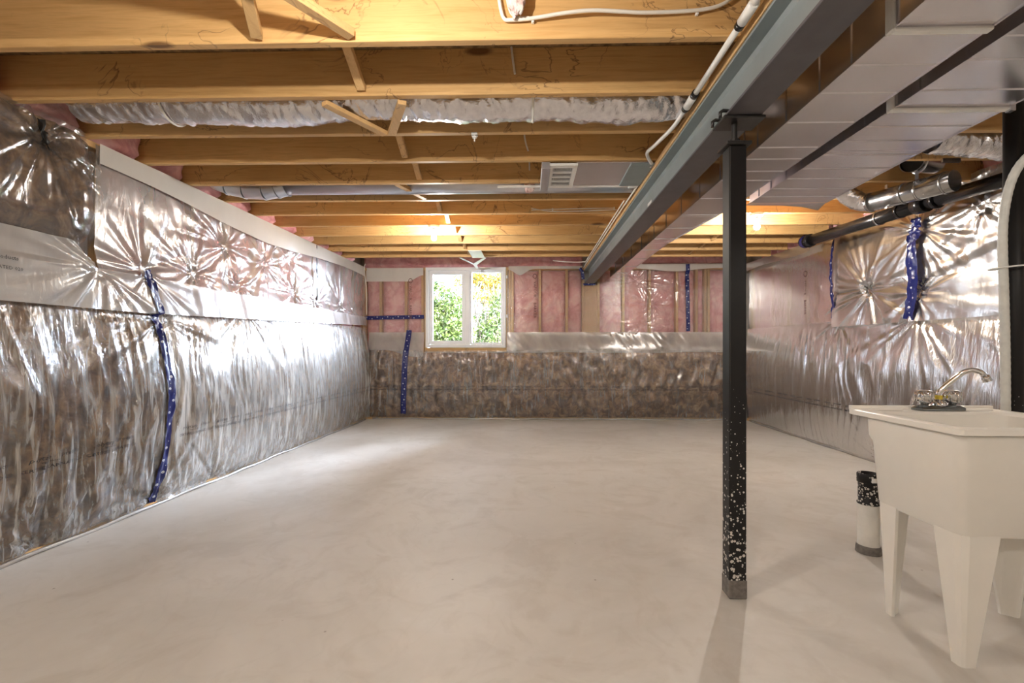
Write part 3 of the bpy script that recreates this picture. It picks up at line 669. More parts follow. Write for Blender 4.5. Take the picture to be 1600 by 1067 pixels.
# ------------------------------------------------------------------ steel beam, posts
ZB, ZF = 2.156, 2.369
bm = thing('steel_beam', (.951, 3.0, ZB), 'long grey steel I-beam running to the back wall on a black post', 'beam')
y0, y1 = -1.2, 7.25
MB().box(.873, 1.029, y0, y1, ZB, ZB + .012).build('bottom_flange', 'beam', bm, .002)
MB().box(.873, 1.029, y0, y1, ZF - .012, ZF).build('top_flange', 'steel_web', bm, .002)
MB().box(.947, .955, y0, y1, ZB + .012, ZF - .012).build('web', 'steel_web', bm)
b = MB().prism([(.947, y0, ZF - .012), (.947, y0, ZF - .026), (.933, y0, ZF - .012)], (0, y1 - y0, 0)); b.prism([(.947, y0, ZB + .012), (.933, y0, ZB + .012), (.947, y0, ZB + .026)], (0, y1 - y0, 0)); b.build('fillet', 'steel_web', bm)
MB().box(.9455, .947, 3.55, 3.66, ZB + .04, ZB + .12).build('paper_label', 'white', bm)
tag(MB().box(.866, 1.036, y0, 7.27, ZF + .001, ZJ - .001).build('beam_plate', 'plate', None, .003), 'pale wood plate lying on top of the steel beam under the joists', 'plank')
# pocket tape
tape('blue tape folded under the end of the steel beam', PB, lambda u, z: .05 + 0 * u, [(.855, 2.145), (1.045, 2.145)], .035, .008)
tape('blue tape patch beside the left corner of the beam end', PB, lambda u, z: .06 + 0 * u, [(.80, 2.40), (.84, 2.34), (.855, 2.22)], .05, .008)
cp = thing('steel_post', (.9335, 2.094, 0), 'black square steel post under the beam with mortar splatter at its foot', 'post')
b = MB(); w_ = .0385
b.box(.9335 - w_, .9335 + w_, 2.094 - w_, 2.094 + w_, .004, 2.03); b.build('shaft', 'splat', cp, .006, 2)
MB().box(.9335 - .0405, .9335 + .0405, 2.094 - .0405, 2.094 + .0405, .001, .085).build('mortar_collar', 'mortar', cp, .004)
MB().box(.9335 - .055, .9335 + .055, 2.094 - .055, 2.094 + .055, 2.03, 2.045).build('cap_plate', 'post', cp, .002)
MB().lathe([(0, 2.045), (.024, 2.045), (.024, 2.068), (.013, 2.068), (.013, 2.142), (0, 2.142)], (.9335, 2.094, 0), 16, False).build('screw_jack', 'post', cp)
sd = MB().box(.86, 1.045, 2.03, 2.16, 2.142, 2.155); sd.build('saddle_plate', 'post', cp, .003)
for yy in (2.045, 2.13):
    MB().tube([(.85, yy, 2.148), (.85, yy, 2.172), (.862, yy, 2.180), (.885, yy, 2.178)], .008, 8).build('saddle_hook', 'post', cp)

# ------------------------------------------------------------------ rectangular ducts
def duct(name, label, pts, zb, zt, seams):
    """pts: (y, x_left, x_right) stations"""
    d = thing(name, ((pts[0][1] + pts[0][2]) / 2, pts[0][0], zb), label, 'duct')
    st = pts
    for k in range(len(st) - 1):
        (ya, la, ra), (yb, lb, rb_) = st[k], st[k + 1]
        b = MB().hexa([(la, ya, zb), (ra, ya, zb), (rb_, yb, zb), (lb, yb, zb)], [(la, ya, zt), (ra, ya, zt), (rb_, yb, zt), (lb, yb, zt)])
        b.build('duct_section', 'galv', d, .003)
    def at(y):
        Y = [s[0] for s in st]; return np.interp(y, Y, [s[1] for s in st]), np.interp(y, Y, [s[2] for s in st])
    for y, kind in seams:
        l, r = at(y)
        if kind == 'joint':
            b = MB().box(l - .004, r + .004, y - .014, y + .014, zb - .014, zb).box(l - .012, l, y - .02, y + .02, zb - .014, zt)
            b.build('drive_cleat', 'white', d, .004)
        else:
            b = MB().prism([(l, y - .004, zb), (l, y, zb - .004), (l, y + .004, zb)], (r - l, 0, 0))
            b.prism([(l, y - .004, zb), (l - .004, y, zb), (l, y + .004, zb)], (0, 0, zt - zb))
            b.build('stiffening_bead', 'galv', d)
    for k, side in ((0, 1), (1, 2)):       # standing seam along each lower edge
        b = MB()
        for j in range(len(st) - 1):
            a_, c_ = st[j], st[j + 1]
            b.bar((a_[side], a_[0], zb), (c_[side], c_[0], zb), .007, .007)
        b.build('corner_seam', 'galv', d)
    return d
D1 = duct('trunk_duct', 'long galvanised trunk duct hanging right beside the steel beam', [(-1.0, 1.228, 1.553), (3.3, 1.225, 1.545), (3.75, 1.225, 1.52), (4.7, 1.225, 1.415), (6.95, 1.225, 1.40)], 2.20, 2.402,
          [(1.565, 'joint')] + [(y, 'bead') for y in (1.20, 1.36, 1.76, 1.95, 2.2, 2.47, 2.62, 2.80, 2.95, 3.3, 3.7, 4.1, 4.5, 5.0, 5.5, 6.0, 6.5)])
D2 = duct('trunk_duct', 'wider galvanised trunk duct with bright underside, nearest the right wall', [(-1.0, 1.622, 2.10), (2.5, 1.617, 2.125), (3.38, 1.617, 2.17)], 2.19, 2.402,
          [(2.067, 'joint')] + [(y, 'bead') for y in (1.36, 1.59, 1.72, 1.92, 2.23, 2.38, 2.55, 2.74, 2.90, 3.08, 3.24)])
MB().add([(1.617, 3.38, 2.19), (2.17, 3.38, 2.19), (2.20, 3.52, 2.175), (2.06, 3.48, 2.19), (1.88, 3.46, 2.195), (1.617, 3.45, 2.195)], [(0, 1, 2, 3, 4, 5)]).build('end_flange', 'galv', D2)
tag(MB().box(2.118, 2.14, 2.05, 2.075, 2.17, 2.402).build('duct_strap', 'galv_blue'), 'thin metal strap hanging at the right edge of wide duct', 'strap')
# foil flex duct
def foil_tube(name, label, path, r, amp, parent=None, n=220, seg=36, mat='foil', seed=0, ring=.0):
    P = np.array(path, float); L = np.r_[0, np.cumsum(np.linalg.norm(np.diff(P, axis=0), axis=1))]
    s = np.linspace(0, L[-1], n); C = np.stack([np.interp(s, L, P[:, k]) for k in range(3)], 1)
    k_ = 9; C = np.stack([np.convolve(np.pad(C[:, k], k_, mode='reflect', reflect_type='odd'), np.ones(2 * k_ + 1) / (2 * k_ + 1), 'valid') for k in range(3)], 1)
    T = np.gradient(C, axis=0); T /= np.linalg.norm(T, axis=1)[:, None]
    up = np.array([0, 0, 1.]); A = np.cross(T, up); A /= np.linalg.norm(A, axis=1)[:, None]; B_ = np.cross(A, T)
    th_ = np.linspace(0, 2 * np.pi, seg + 1); S_, TH = np.meshgrid(s, th_, indexing='ij')
    cr = vn(S_ * 34 + 3 * np.sin(TH), np.cos(TH) * 2.5 + 5, 600 + seed) + .7 * vn(S_ * 75, np.cos(TH) * 5 + np.sin(TH) * 3 + 9, 601 + seed) + .6 * vn(S_ * 12, np.sin(TH) * 3 + 7, 602 + seed)
    R = r + amp * (cr - 1.15) + ring * np.cos(S_ * 2 * np.pi / .03)
    X = C[:, None, :] + R[..., None] * (np.cos(TH)[..., None] * A[:, None, :] + np.sin(TH)[..., None] * B_[:, None, :])
    o = grid_obj(name, X, mat, parent)
    return tag(o, label, 'duct') if label else o
fx = thing('foil_duct', (-.5, 2.54, 2.5), 'fat crinkled foil flexible duct lying in the joist bay, upper left', 'duct')
foil_tube('foil_sleeve', None, [(-2.55, 2.54, 2.53), (-2.0, 2.54, 2.52), (-1.4, 2.54, 2.495), (-.95, 2.54, 2.525), (-.75, 2.54, 2.53), (-.4, 2.54, 2.505), (.05, 2.54, 2.515), (.5, 2.54, 2.49), (.86, 2.54, 2.515), (1.2, 2.54, 2.52)], .112, .012, fx, 420, 44)
for xx in (-2.02, .02, ): MB().tube([(xx, 2.54 + .120 * math.cos(a), 2.518 + .120 * math.sin(a)) for a in np.linspace(0, 6.28, 25)], .006, 6).build('hanging_strap', 'cable', fx)
# thin round duct with elbow
rd = thing('round_duct', (-.6, 3.75, 2.46), 'thin round galvanised duct with an elbow, crossing the middle joist bay', 'duct')
MB().tube([(-2.05, 3.75, 2.475), (1.1, 3.75, 2.475)], .072, 24).build('pipe', 'galv_blue', rd)
el = [(-2.62, 3.75, 2.53), (-2.50, 3.75, 2.485), (-2.36, 3.75, 2.455), (-2.20, 3.75, 2.445), (-2.10, 3.75, 2.458), (-2.02, 3.75, 2.475)]
for j in range(5):
    MB().tube([el[j], el[j + 1]], [.079, .077], 20, False, True).build('elbow_gore', 'galv_blue', rd)
    MB().tube([tuple(np.array(el[j + 1]) * .97 + np.array(el[j]) * .03), el[j + 1]], .084, 20).build('elbow_bead', 'galv_blue', rd)
tag(MB().box(-.25, .80, 3.58, 3.60, 2.392, 2.409).box(.78, .85, 3.57, 3.62, 2.388, 2.41).build('metal_strip', 'white', None, .003), 'white metal strip under the joist behind the grille panel', 'metal strip')
# return panel and grille under the joists
pan = thing('return_air_panel', (.47, 3.34, 2.40), 'pinkish sheet metal return air panel with white grille under the joists', 'vent')
MB().box(.325, .845, 3.135, 3.575, 2.398, 2.408).build('sheet_panel', 'galv', pan, .002)
MB().box(.70, .862, 3.14, 3.57, 2.390, 2.397).build('end_tray', 'steel_web', pan, .002)
MB().box(.085, .145, 3.135, 3.575, 2.36, 2.408).build('end_boot', 'galv_blue', pan, .003)
gr = MB(); gx0, gx1, gy0, gy1, gz = .135, .335, 3.135, 3.575, 2.380
gr.box(gx0, gx1, gy0, gy0 + .05, gz, gz + .018).box(gx0, gx1, gy1 - .05, gy1, gz, gz + .018).box(gx0, gx0 + .03, gy0 + .05, gy1 - .05, gz, gz + .018).box(gx1 - .03, gx1, gy0 + .05, gy1 - .05, gz, gz + .018)
for k in range(1, 4): yy = gy0 + .05 + (gy1 - gy0 - .1) * k / 4; gr.box(gx0 + .03, gx1 - .03, yy - .011, yy + .011, gz, gz + .012)
gb = gr.build('grille_frame', 'white', pan, .002)
MB().box(gx0 + .02, gx1 - .02, gy0 + .02, gy1 - .02, gz + .016, gz + .018).build('dark_backing', 'dark', pan)
lo = MB().box(-.0018, .0018, -.036, .036, -.006, .002).build('louvre', 'white', gb); lm = lo.data; bpy.data.objects.remove(lo)
for k in range(4):
    yc = gy0 + .05 + (gy1 - gy0 - .1) * (k + .5) / 4
    for j in range(14):
        o = bpy.data.objects.new('louvre', lm); COL.objects.link(o); o.parent = gb; o.location = (gx0 + .034 + j * (gx1 - gx0 - .068) / 13, yc, gz + .006)

# right-hand fittings
def clampring(p, d, r, name, mat, parent, wd=.02):
    p, d = Vector(p), Vector(d).normalized(); return MB().tube([p - d * wd / 2, p + d * wd / 2], r, 20).build(name, mat, parent)
dp = thing('drain_pipe', (3.18, 3.9, 2.3), 'black plastic drain pipe sloping along the top of right wall', 'pipe')
pa = [Vector((3.12, 5.16, 2.325)), Vector((3.18, 3.76, 2.290)), Vector((3.235, 2.6, 2.235))]
MB().tube([pa[0], pa[1]], .056, 20).build('lower_run', 'abs', dp); MB().tube([pa[1], pa[2]], .052, 20).build('upper_run', 'abs', dp)
MB().tube([pa[0] + Vector((0, -.06, -.001)), pa[0], pa[0] + Vector((.01, .08, .01)), pa[0] + Vector((.06, .14, .04)), pa[0] + Vector((.16, .16, .07))], .068, 20).build('elbow', 'abs', dp)
dd = (pa[2] - pa[1]).normalized()
for k, (q, r_) in enumerate(((pa[1], .070), (pa[1] - dd * .20, .064), (pa[1] + dd * .13, .066))): clampring(q, dd, r_, 'coupling', 'abs', dp, .10 if k == 0 else .03)
d1 = (pa[0] - pa[1]).normalized(); clampring(pa[1] + d1 * .42, d1, .066, 'hanger_clamp', 'galv_dark', dp, .02)
MB().bar(pa[1] + d1 * .42 + Vector((0, 0, .06)), pa[1] + d1 * .42 + Vector((0, 0, .12)), .02, .006, (0, 1, 0)).build('hanger_clamp', 'galv_dark', dp)
tp = MB().tube([pa[0] + Vector((-.002, .0, -.003)), pa[0] + Vector((.004, .06, .004))], .071, 20, False)
tag(tp.build('seam_tape', 'tape'), 'blue tape wrapped round the elbow of black drain pipe', 'tape')
gd = thing('elbow_duct', (2.85, 3.5, 2.3), 'shiny galvanised duct with foil elbow above the black drain pipe', 'duct')
ga, gb_ = Vector((2.745, 3.74, 2.30)), Vector((2.93, 3.20, 2.28))
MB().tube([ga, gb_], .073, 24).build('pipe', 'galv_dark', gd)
gdir = (gb_ - ga).normalized()
for s_ in (.02, .26, .36, .52): clampring(ga + gdir * s_, gdir, .079, 'pipe_bead', 'galv_dark', gd, .012)
foil_tube('foil_elbow', None, [tuple(ga + gdir * .02), tuple(ga), tuple(ga - gdir * .05 + Vector((-.02, 0, .02))), tuple(ga - gdir * .07 + Vector((-.09, 0, .07))), tuple(ga - gdir * .06 + Vector((-.17, 0, .15))), tuple(ga - gdir * .06 + Vector((-.19, 0, .25)))], .07, .008, gd, 90, 28, 'foil', 5)
MB().bar(ga + gdir * .1 + Vector((0, -.04, -.085)), ga + gdir * .1 + Vector((0, -.04, .10)), .022, .004, (1, 0, 0)).build('hanger_strap', 'white', gd)
od = thing('duct_collar', (2.9, 3.38, 2.43), 'short round duct with open dark end, beside the wide trunk duct', 'duct')
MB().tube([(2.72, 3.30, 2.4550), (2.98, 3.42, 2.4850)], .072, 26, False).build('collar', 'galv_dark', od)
MB().tube([(2.735, 3.307, 2.4570), (2.98, 3.42, 2.4850)], .069, 26, True).build('dark_inside', 'dark', od)
MB().tube([(2.716, 3.298, 2.4545), (2.728, 3.304, 2.4560)], .076, 26, False).build('rim', 'galv_blue', od)
b = MB().tube([(2.80 + .0, 3.335 + .076 * math.cos(a), 2.464 + .078 * math.sin(a)) for a in np.linspace(0, 6.28, 25)], .006, 6); b.build('clamp', 'galv_blue', od)
MB().bar((2.78, 3.33, 2.385), (2.84, 3.40, 2.37), .02, .03).build('clamp_tail', 'galv_blue', od)
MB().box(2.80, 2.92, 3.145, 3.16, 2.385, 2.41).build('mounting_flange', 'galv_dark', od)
ff = foil_tube('foil_duct', 'short crinkled foil flexible duct beside the black stack pipe', [(2.55, 2.93, 2.46), (2.8, 2.93, 2.44), (3.0, 2.93, 2.41), (3.3, 2.93, 2.43)], .10, .016, None, 110, 40, 'foil', 9)
# stack pipe, hose, zip tie
sp_ = thing('stack_pipe', (2.276, 2.19, 0), 'black vertical plumbing stack pipe behind the sink at right edge', 'pipe')
MB().tube([(2.276, 2.19, .0), (2.276, 2.19, 2.64)], .037, 24).build('pipe', 'splat', sp_)
MB().box(2.234, 2.318, 2.148, 2.232, .0, .085).build('mortar_collar', 'mortar', sp_, .006)
hp = [(2.62, 2.10, 2.62), (2.60, 2.10, 2.40), (2.54, 2.11, 2.20), (2.45, 2.12, 2.10), (2.36, 2.125, 2.06), (2.29, 2.13, 2.02), (2.235, 2.14, 1.95), (2.203, 2.15, 1.83), (2.188, 2.155, 1.67), (2.196, 2.158, 1.46), (2.205, 2.16, 1.2), (2.210, 2.162, .85), (2.212, 2.165, .4), (2.212, 2.165, .012)]
def smooth_path(P, n=60):
    P = np.array(P, float); out = []
    for i in range(len(P) - 1):
        p0, p1, p2, p3 = P[max(i - 1, 0)], P[i], P[i + 1], P[min(i + 2, len(P) - 1)]
        for t in np.linspace(0, 1, max(2, n // len(P)), endpoint=False):
            out.append(.5 * ((2 * p1) + (-p0 + p2) * t + (2 * p0 - 5 * p1 + 4 * p2 - p3) * t * t + (-p0 + 3 * p1 - 3 * p2 + p3) * t ** 3))
    out.append(P[-1]); return [tuple(q) for q in out]
foil_tube('drain_hose', None, smooth_path(hp, 110), .0175, .0, None, 300, 16, 'hose', 0, .0006)
tag(bpy.data.objects['drain_hose'], 'pale grey flexible hose curving down beside the black stack pipe', 'hose')
tag(MB().tube([(2.246 + .080 * math.cos(a), 2.176 + .062 * math.sin(a), 1.50 + .006 * math.cos(a)) for a in np.linspace(0, 6.28, 25)], .004, 6).build('cable_tie', 'white'), 'thin white tie holding hose to the black stack pipe', 'cable tie')

# ------------------------------------------------------------------ pipes and cables by the beam
wp = thing('water_pipe', (.825, 2.0, 2.38), 'white plastic water pipe with black ringed couplings along the beam', 'pipe')
PX, PZ = .828, 2.392
for ya, yb in ((-.5, 1.52), (1.60, 1.70), (1.78, 2.32), (2.40, 2.46)): MB().tube([(PX, ya, PZ), (PX, yb, PZ)], .0135, 14).build('pipe', 'pvc', wp)
for yc in (1.56, 1.74, 2.36): 
    MB().tube([(PX, yc - .05, PZ), (PX, yc + .05, PZ)], .020, 16).build('coupling', 'pvc', wp)
for yc in (1.635, 1.80, 2.295, 2.42): MB().tube([(PX, yc - .018, PZ), (PX, yc + .018, PZ)], .0195, 16).build('black_ring', 'abs', wp)
MB().tube(smooth_path([(PX, 2.46, PZ), (.82, 2.62, 2.385), (.79, 2.85, 2.395), (.775, 3.0, 2.41), (.80, 3.08, 2.405), (.838, 3.14, 2.392)], 40), .0115, 12).build('bent_end', 'pvc', wp)
def cable(label, pts, r=.0045, mat='cable', clips=(), name='cable', cat='cable', n=60):
    o = thing(name, pts[0], label, cat)
    MB().tube(smooth_path(pts, n), r, 8).build('sheath', mat, o)
    for c in clips: MB().box(c[0] - .006, c[0] + .006, c[1] - .008, c[1] + .008, c[2] - .012, c[2] + .012).build('staple', 'white', o, .002)
    return o
cable('two pale cables side by side following the wood plate to back wall', [(.842, 3.15, 2.400), (.848, 3.6, 2.398), (.845, 4.4, 2.40), (.848, 5.4, 2.399), (.850, 6.6, 2.40), (.86, 7.2, 2.40)], .0075, 'cable', [(.848, y, 2.40) for y in (3.2, 4.0, 4.8, 5.9)])
cable('pale cable stapled a little left of the wood plate, far half', [(.82, 3.95, 2.402), (.822, 4.6, 2.404), (.826, 5.6, 2.402), (.83, 6.8, 2.404)], .006, 'cable')
cable('white cable drooping across the face of nearest joist', [(-.128, 1.882, 2.62), (-.124, 1.880, 2.56), (-.106, 1.880, 2.488), (-.07, 1.878, 2.478), (.013, 1.876, 2.482), (.15, 1.862, 2.492), (.258, 1.858, 2.497), (.38, 1.862, 2.493), (.481, 1.868, 2.492), (.689, 1.876, 2.504), (.793, 1.878, 2.53), (.85, 1.872, 2.58)], .0075, 'cable', [(.015, 1.887, 2.482), (.689, 1.887, 2.504)], n=90)
cable('thin white cable looping beside the pink insulation tuft on nearest joist', [(-.10, 1.880, 2.62), (-.085, 1.880, 2.53), (-.06, 1.878, 2.492), (.0, 1.876, 2.486)], .0045)
cable('short white wire end hanging on the second joist', [(-.09, 2.290, 2.64), (-.082, 2.288, 2.57), (-.072, 2.284, 2.50)], .0055)
cable('short white wire end hanging on the fourth joist', [(-.035, 3.110, 2.60), (-.025, 3.108, 2.53), (-.008, 3.104, 2.47)], .0055)
cable('short white wire end hanging on the fifth joist', [(-.0, 3.516, 2.60), (.001, 3.514, 2.55), (.002, 3.512, 2.498)], .0055)
cable('white cable sagging between tuft and beam, behind the grille', [(.02, 4.30, 2.43), (.25, 4.295, 2.437), (.5, 4.30, 2.442), (.8, 4.302, 2.445)], .0045, 'cable', [(.8, 4.31, 2.445), (.22, 4.31, 2.437)])
cable('white cable sagging just below its neighbour behind the grille', [(.02, 4.303, 2.45), (.16, 4.29, 2.42), (.3, 4.285, 2.412), (.55, 4.29, 2.418), (.82, 4.30, 2.43)], .0045)
cable('white cable lying across the far joist near the beam end', [(.35, 6.74, 2.425), (.55, 6.735, 2.405), (.72, 6.735, 2.40), (.84, 6.735, 2.41)], .007)
cable('two white cables dropping in the far left corner', [(-2.50, 6.9, 2.42), (-2.56, 7.0, 2.36), (-2.565, 7.1, 2.1), (-2.565, 7.12, 1.8), (-2.565, 7.12, 1.66)], .006)
def tuft(name, label, c, r, seed):
    th_, ph = np.meshgrid(np.linspace(0, 2 * np.pi, 25), np.linspace(.02, np.pi - .02, 15), indexing='ij')
    R = 1 + .7 * (vn(th_ * 1.3, ph * 2.2, seed) - .5) + .35 * (vn(th_ * 4, ph * 5, seed + 1) - .5)
    R[-1] = R[0]
    X = np.stack([c[0] + r[0] * R * np.sin(ph) * np.cos(th_), c[1] + r[1] * R * np.sin(ph) * np.sin(th_), c[2] + r[2] * R * np.cos(ph)], -1)
    return tag(grid_obj(name, X, 'pink_pale'), label, 'insulation')
M['pink_pale'] = fibre('pale_pink_wool', [(.3, (.72, .45, .43)), (.5, (.84, .66, .62)), (.7, (.92, .85, .80))], 26, .5)
tuft('insulation_tuft', 'pink insulation tuft hanging behind the white grille', (.003, 3.62, 2.42), (.035, .035, .055), 701)
tuft('insulation_tuft', 'pink insulation tuft tucked behind the cable on nearest joist', (-.055, 1.85, 2.56), (.035, .03, .075), 705)
b = MB().box(-.345, -.31, 2.70, 2.735, 2.395, 2.41).box(-.331, -.324, 2.71, 2.72, 2.36, 2.395).box(-.34, -.315, 2.705, 2.725, 2.38, 2.388)
tag(b.build('pipe_hanger', 'white', None, .001), 'small white metal clip under the third joist', 'clip')
# white folded wrapper scrap
ws = thing('plastic_scrap', (-.70, 6.1, 2.38), 'folded white plastic scrap caught between far joists near the window', 'plastic scrap')
MB().box(-.79, -.62, 5.86, 6.32, 2.386, 2.392).build('flat_piece', 'white', ws, .001)
MB().prism([(-.625, 6.30, 2.388), (-.60, 6.34, 2.386), (-.80, 6.80, 2.365), (-.835, 6.72, 2.375)], (0, 0, .006)).build('folded_piece', 'white', ws)
MB().prism([(-.98, 6.36, 2.392), (-.95, 6.34, 2.392), (-.80, 6.74, 2.372), (-.83, 6.78, 2.372)], (0, 0, .005)).build('thin_strip', 'white', ws)
MB().prism([(-.83, 6.72, 2.374), (-.78, 6.74, 2.372), (-.77, 6.86, 2.33), (-.81, 6.86, 2.33)], (0, 0, .005)).build('torn_end', 'white', ws)
# far left corner cables handled above; small screws under joists
# ------------------------------------------------------------------ bulbs
def bulb(x, y, ztop, label, lit=BULB_W):
    o = thing('light_bulb', (x, y, ztop), label, 'light bulb')
    MB().lathe([(0, 0), (.055, 0), (.055, -.022), (.048, -.03), (0, -.03)], (x, y, ztop), 20, False).build('junction_plate', 'white', o)
    MB().lathe([(.03, -.03), (.03, -.05), (.022, -.062), (0, -.062)], (x, y, ztop), 16).build('socket', 'white', o)
    z = ztop - .062
    MB().lathe([(.013, 0), (.015, -.018), (.024, -.038), (.030, -.06), (.028, -.078), (.018, -.092), (.0, -.097)], (x, y, z), 18).build('bulb_glass', 'bulb', o)
    light('bulb_light', 'POINT', (x, y, z - .055), lit, BULB_C, shadow_soft_size=.02)
    return o
bulb(-1.0, JY[8], ZJ, 'lit bare bulb under a far joist above the window')
bulb(2.17, JY[7] + .04, ZJ, 'lit bare bulb right of the square steel post')
bulb(-.55, JY[0] - .406, ZJ, 'bare bulb overhead, just out of view', 32)
bulb(2.3, -.4, ZJ + .0, 'added fill bulb, unseen behind the camera on the right', 24)  # unseen bulb added as fill light
bulb(-1.2, -1.6, ZJ + .0, 'added fill bulb, unseen behind the camera on the left', 62)  # unseen bulb added to brighten the floor

# ------------------------------------------------------------------ laundry sink
sk = thing('laundry_sink', (1.80, 1.94, 0), 'white plastic laundry tub on four tapered legs', 'sink')
AN = 0.
def SK(x, y, z):   # sink frame: origin at near left bottom corner of the tub
    return (1.485 + x * math.cos(AN) - y * math.sin(AN), 1.600 + x * math.sin(AN) + y * math.cos(AN), z)
def ringpts(x0, x1, y0, y1, r, z, n=5):
    out = []
    for cx, cy, a0 in ((x1 - r, y0 + r, -90), (x1 - r, y1 - r, 0), (x0 + r, y1 - r, 90), (x0 + r, y0 + r, 180)):
        for k in range(n): a = math.radians(a0 + 90 * k / (n - 1)); out.append(SK(cx + r * math.cos(a), cy + r * math.sin(a), z))
    return out
def loft(rings, name, mat, parent, close_last=True, close_first=False, smooth=True):
    b = MB(); n = len(rings[0]); vs = [p for r in rings for p in r]
    fs = [(i * n + k, i * n + (k + 1) % n, (i + 1) * n + (k + 1) % n, (i + 1) * n + k) for i in range(len(rings) - 1) for k in range(n)]
    b.add(vs, fs, smooth)
    if close_last: b.f.append(tuple((len(rings) - 1) * n + k for k in range(n))); b.sm.append(False)
    if close_first: b.f.append(tuple(reversed(range(n)))); b.sm.append(False)
    o = b.build(name, mat, parent)
    m_ = o.modifiers.new('edges', 'EDGE_SPLIT'); m_.split_angle = math.radians(38)
    return o
XW = .585
loft([ringpts(.016, XW - .016, .016, .390, .03, .462), ringpts(.008, XW - .008, .008, .402, .035, .475), ringpts(.0, XW, .0, .425, .035, .72), ringpts(-.008, XW + .008, -.008, .437, .035, .745),
      ringpts(-.010, XW + .010, -.010, .445, .035, .825)], 'tub', 'tub', sk, False, True)
loft([ringpts(-.018, XW + .018, -.018, .51, .02, .822), ringpts(-.028, XW + .028, -.028, .52, .02, .826), ringpts(-.028, XW + .028, -.028, .52, .02, .845), ringpts(-.020, XW + .02, -.020, .512, .02, .850),
      ringpts(.022, XW - .022, .022, .42, .04, .846), ringpts(.032, XW - .032, .032, .41, .045, .835), ringpts(.05, XW - .05, .05, .39, .05, .55), ringpts(.09, XW - .09, .09, .35, .06, .52)], 'basin_rim', 'tub', sk, True)
loft([ringpts(-.026, XW + .026, .497, .519, .01, .846), ringpts(-.026, XW + .026, .499, .519, .01, .862)], 'back_ledge', 'tub', sk, True)
for x0 in (.10, .49): loft([ringpts(x0 - .07, x0 + .07, .445, .475, .008, .848), ringpts(x0 - .065, x0 + .065, .45, .47, .008, .855)], 'soap_ridge', 'tub', sk, True)
def leg(cx, cy, sx, sy):
    # tapered hollow leg: wide under the tub, narrow at the floor, outer corner straight
    rg = []
    for z, wd in ((.47, .135), (.44, .13), (.02, .052), (.0, .05)):
        ox = .012 if z < .1 else .012 * (z / .46)
        ins = .020 * (1 - z / .47)
        x0 = cx + sx * ins; y0 = cy + sy * ins
        x1 = x0 + sx * wd; y1 = y0 + sy * wd * .8
        c = .030 if wd > .1 else .014
        pts = [(x0, y0 + sy * c), (x0 + sx * c * .3, y0 + sy * c * .3), (x0 + sx * c, y0), (x1, y0), (x1, y0 + sy * .012), (x1 - sx * wd * .4, y1 * .6 + y0 * .4), (x0 + sx * .012, y1), (x0, y1)]
        if sx * sy < 0: pts = pts[::-1]
        rg.append([SK(p[0], p[1], z) for p in pts])
    return loft(rg[::-1], 'leg', 'tub', sk, True, True, False)
leg(.010, .010, 1, 1); leg(XW - .010, .010, -1, 1); leg(.010, .398, 1, -1); leg(XW - .010, .398, -1, -1)
# faucet
FX, FY = .335, .466
fc = thing('faucet', SK(FX, FY, .85), 'chrome two-handle faucet on the back of white laundry tub', 'faucet')
def ring2(hx, hy, z, c): return [SK(FX + x, FY + y, z) for x, y in ((-hx + c, -hy), (hx - c, -hy), (hx, -hy + c), (hx, hy - c), (hx - c, hy), (-hx + c, hy), (-hx, hy - c), (-hx, -hy + c))]
loft([ring2(.112, .029, .849, .02), ring2(.112, .029, .858, .02), ring2(.088, .020, .870, .012)], 'base_plate', 'steel_dark', fc)
for kx in (-.062, .058):
    c = SK(FX + kx, FY, 0); c = (c[0], c[1], 0)
    hnd = MB().lathe([(.014, .870), (.018, .880), (.026, .884), (.031, .900), (.031, .918), (.027, .932), (.018, .937), (0, .938)], c, 20).build('handle', 'chrome', fc)
    fl_ = MB()
    for a in range(8): fl_.tube([(c[0] + .030 * math.cos(a * .785), c[1] + .030 * math.sin(a * .785), .888), (c[0] + .029 * math.cos(a * .785), c[1] + .029 * math.sin(a * .785), .932)], .005, 6)
    fl_.build('grip_flute', 'chrome', hnd)
c = SK(FX + .002, FY, 0)
MB().lathe([(.026, .868), (.026, .882), (.016, .888), (.016, .895), (.012, .897)], (c[0], c[1], 0), 18).build('spout_base', 'chrome', fc)
MB().lathe([(.0135, .896), (.0135, .914)], (c[0], c[1], 0), 16).build('yellow_band', 'brass', fc)
sp = [(c[0], c[1], .912), (c[0], c[1], .922), (c[0] + .012, c[1] - .006, .945), (c[0] + .055, c[1] - .03, 1.0), (c[0] + .074, c[1] - .045, 1.022), (c[0] + .092, c[1] - .06, 1.028), (c[0] + .112, c[1] - .075, 1.018), (c[0] + .122, c[1] - .083, .995)]
MB().tube(smooth_path(sp, 50), .011, 14).build('spout', 'chrome', fc)
e = Vector(sp[-1]); MB().tube([e + Vector((-.003, .002, .012)), e + Vector((.006, -.004, -.014))], [.014, .016], 16).build('aerator', 'chrome', fc)
# floor drain stub
st_ = thing('pipe_stub', (1.868, 2.55, 0), 'short floor pipe stub, black collar over a white mortar-coated lower half', 'pipe')
sc = (1.868, 2.55, 0)
MB().lathe([(.056, 0), (.054, .04), (.051, .06), (.050, .262), (.0495, .272), (0, .272)], sc, 24).build('white_lower', 'stub_white', st_)
MB().lathe([(.0525, .268), (.054, .275), (.0475, .278), (.0475, .385), (.0535, .388), (.0535, .43), (.050, .436), (.044, .436), (.042, .40), (0, .40)], sc, 28).build('black_collar', 'splat', st_)
MB().lathe([(.060, .0), (.058, .03), (.0545, .045)], sc, 20).build('mortar_ring', 'mortar', st_)
MB().box(sc[0] - .022, sc[0] + .02, sc[1] - .0575, sc[1] - .052, .395, .42).build('white_label', 'white', st_, .002)

